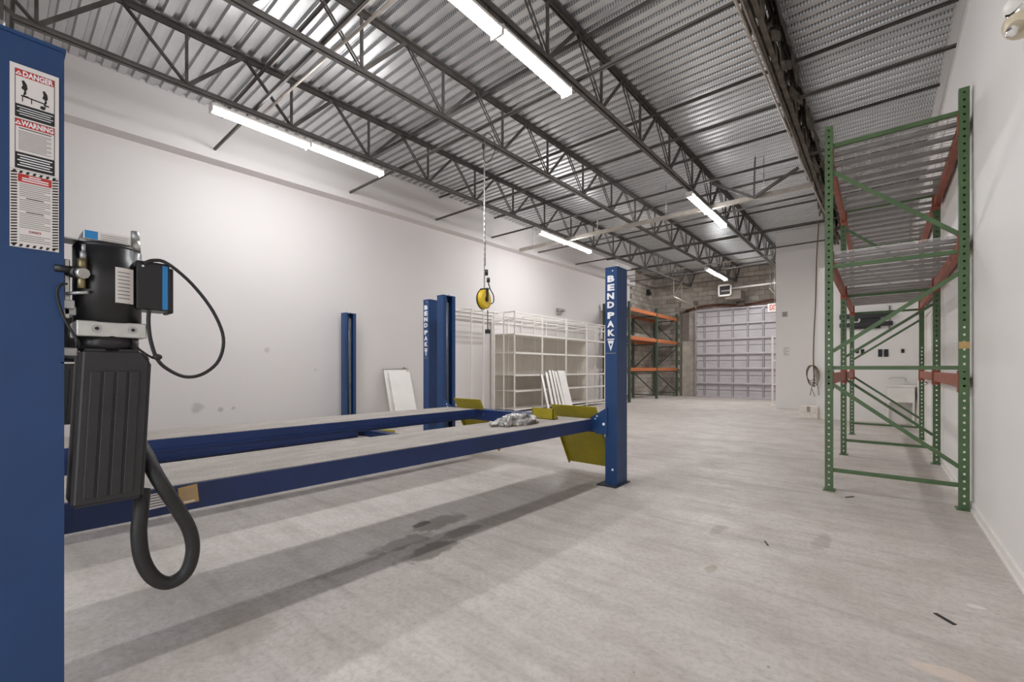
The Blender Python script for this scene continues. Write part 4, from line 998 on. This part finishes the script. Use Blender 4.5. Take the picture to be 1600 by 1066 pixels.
# utility sink
sx0, sx1, sy0, sy1 = .13, .58, 12.5, 12.97
sk = thing('utility_sink', 'white utility sink on thin legs with a gooseneck tap in the office corner', 'sink', ((sx0 + sx1) / 2, 12.7, 0))
m = MB(); zt_ = .86
for (a0, a1, b0, b1) in ((sx0, sx1, sy0, sy0 + .03), (sx0, sx1, sy1 - .03, sy1), (sx0 + .001, sx0 + .03, sy0 + .03, sy1 - .03), (sx1 - .03, sx1 - .001, sy0 + .03, sy1 - .03)): m.box(a0, a1, b0, b1, .53, zt_, 'white_metal')
m.box(sx0 + .002, sx1 - .002, sy0 + .002, sy1 - .002, .5, .53, 'white_metal'); m.bev(sx0 - .02, sx1 + .02, sy0 - .02, sy0 + .02, zt_ - .03, zt_ + .01, 'white_metal', .006); part('basin', m, sk)
for x in (sx0 + .02, sx1 - .02):
    for y in (sy0 + .02, sy1 - .02): part('leg', MB().box(x - .015, x + .015, y - .015, y + .015, 0, .5, 'white_metal'), sk)
m = MB(); m.tube(smooth([(.45, 12.9, .86), (.45, 12.9, .98), (.43, 12.86, 1.02), (.3, 12.75, 1.03), (.2, 12.68, 1.02), (.18, 12.67, .99)]), .012, 'chrome', 8); part('tap', m, sk, label='chrome gooseneck tap')

# emergency lamp head at the top right, and twin lamp high on the left wall
el = thing('emergency_lamp', 'cream emergency lamp head with chrome rim high on the right wall at the photo corner', 'lamp', on_x(1594, 20, .5))
c0 = Vector(on_x(1596, 36, .47)); c1 = Vector(on_x(1580, 50, .40)); 
m = MB(); m.tube([c0 + Vector((.12, .06, .05)), c0 + Vector((.06, .03, .03)), c0, c0 + (c1 - c0) * .5], [.035, .06, .062, .03], 'lamp_cream', 20); part('lamp_head', m, el)
m = MB(); m.tube([c0 + (c1 - c0) * .5, c1, c1 + (c1 - c0) * .12], [.026, .018, .010], 'chrome', 16); m.ball(c1, (.016, .016, .016), 'chrome'); part('chrome_rim', m, el)
m = MB(); q = Vector(on_x(1592, 10, .46)); m.ball(q, (.05, .05, .05), 'bracket_white'); m.tube([q + Vector((-.02, -.03, -.02)), q + Vector((.03, .02, -.05))], .03, 'chrome', 10); m.bev(.52, XR, q.y - .02, q.y + .3, q.z - .08, q.z + .12, 'lamp_cream', .015); part('housing', m, el)
q = on_x(873, 487, -8.03)
tl = thing('twin_lamp', 'tiny twin head emergency lamp on the left wall above the white shelving', 'lamp', (-8.05, q[1], q[2] - .05))
m = MB(); m.bev(-8.049, -7.98, q[1] - .12, q[1] + .12, q[2] - .1, q[2] + .0, 'grey_plate', .01); part('housing', m, tl)
m = MB()
for s in (-1, 1): m.cyl((-8.0, q[1] + s * .12, q[2] + .05), (-7.9, q[1] + s * .14, q[2] + .03), .05, 'grey_plate', 12)
part('lamp_head', m, tl)
q = on_x(1011, 458, XL)
m = MB(); m.bev(XL, XL + .12, q[1] - .1, q[1] + .1, q[2] - .12, q[2] + .14, 'black', .01); m.cyl((XL + .1, q[1], q[2]), (XL + .2, q[1] - .05, q[2] - .06), .05, 'black', 10); single('wall_speaker', m, 'small black box fixture high on the block wall above the far rack', 'speaker', (XL, q[1], q[2] - .12))

# floor debris
def debris(u0, v0, u1, v1, w_, mat, label, th=.004):
    a_ = Vector(on_z(u0, v0)); b_ = Vector(on_z(u1, v1)); m = MB(); a_.z = b_.z = th / 2; m.bar(a_, b_, w_, th, mat); single('scrap', m, label, 'debris', (a_.x, a_.y, 0))
debris(1461, 959, 1492, 977, .018, 'black', 'black flat plastic strip lying on the concrete near the right baseboard')
debris(1195, 846, 1200, 853, .012, 'black', 'tiny black bent scrap on the concrete in front of the green rack')
debris(1321, 777.5, 1334, 776.5, .018, 'black', 'short dark strip on the concrete beside the front rack upright')
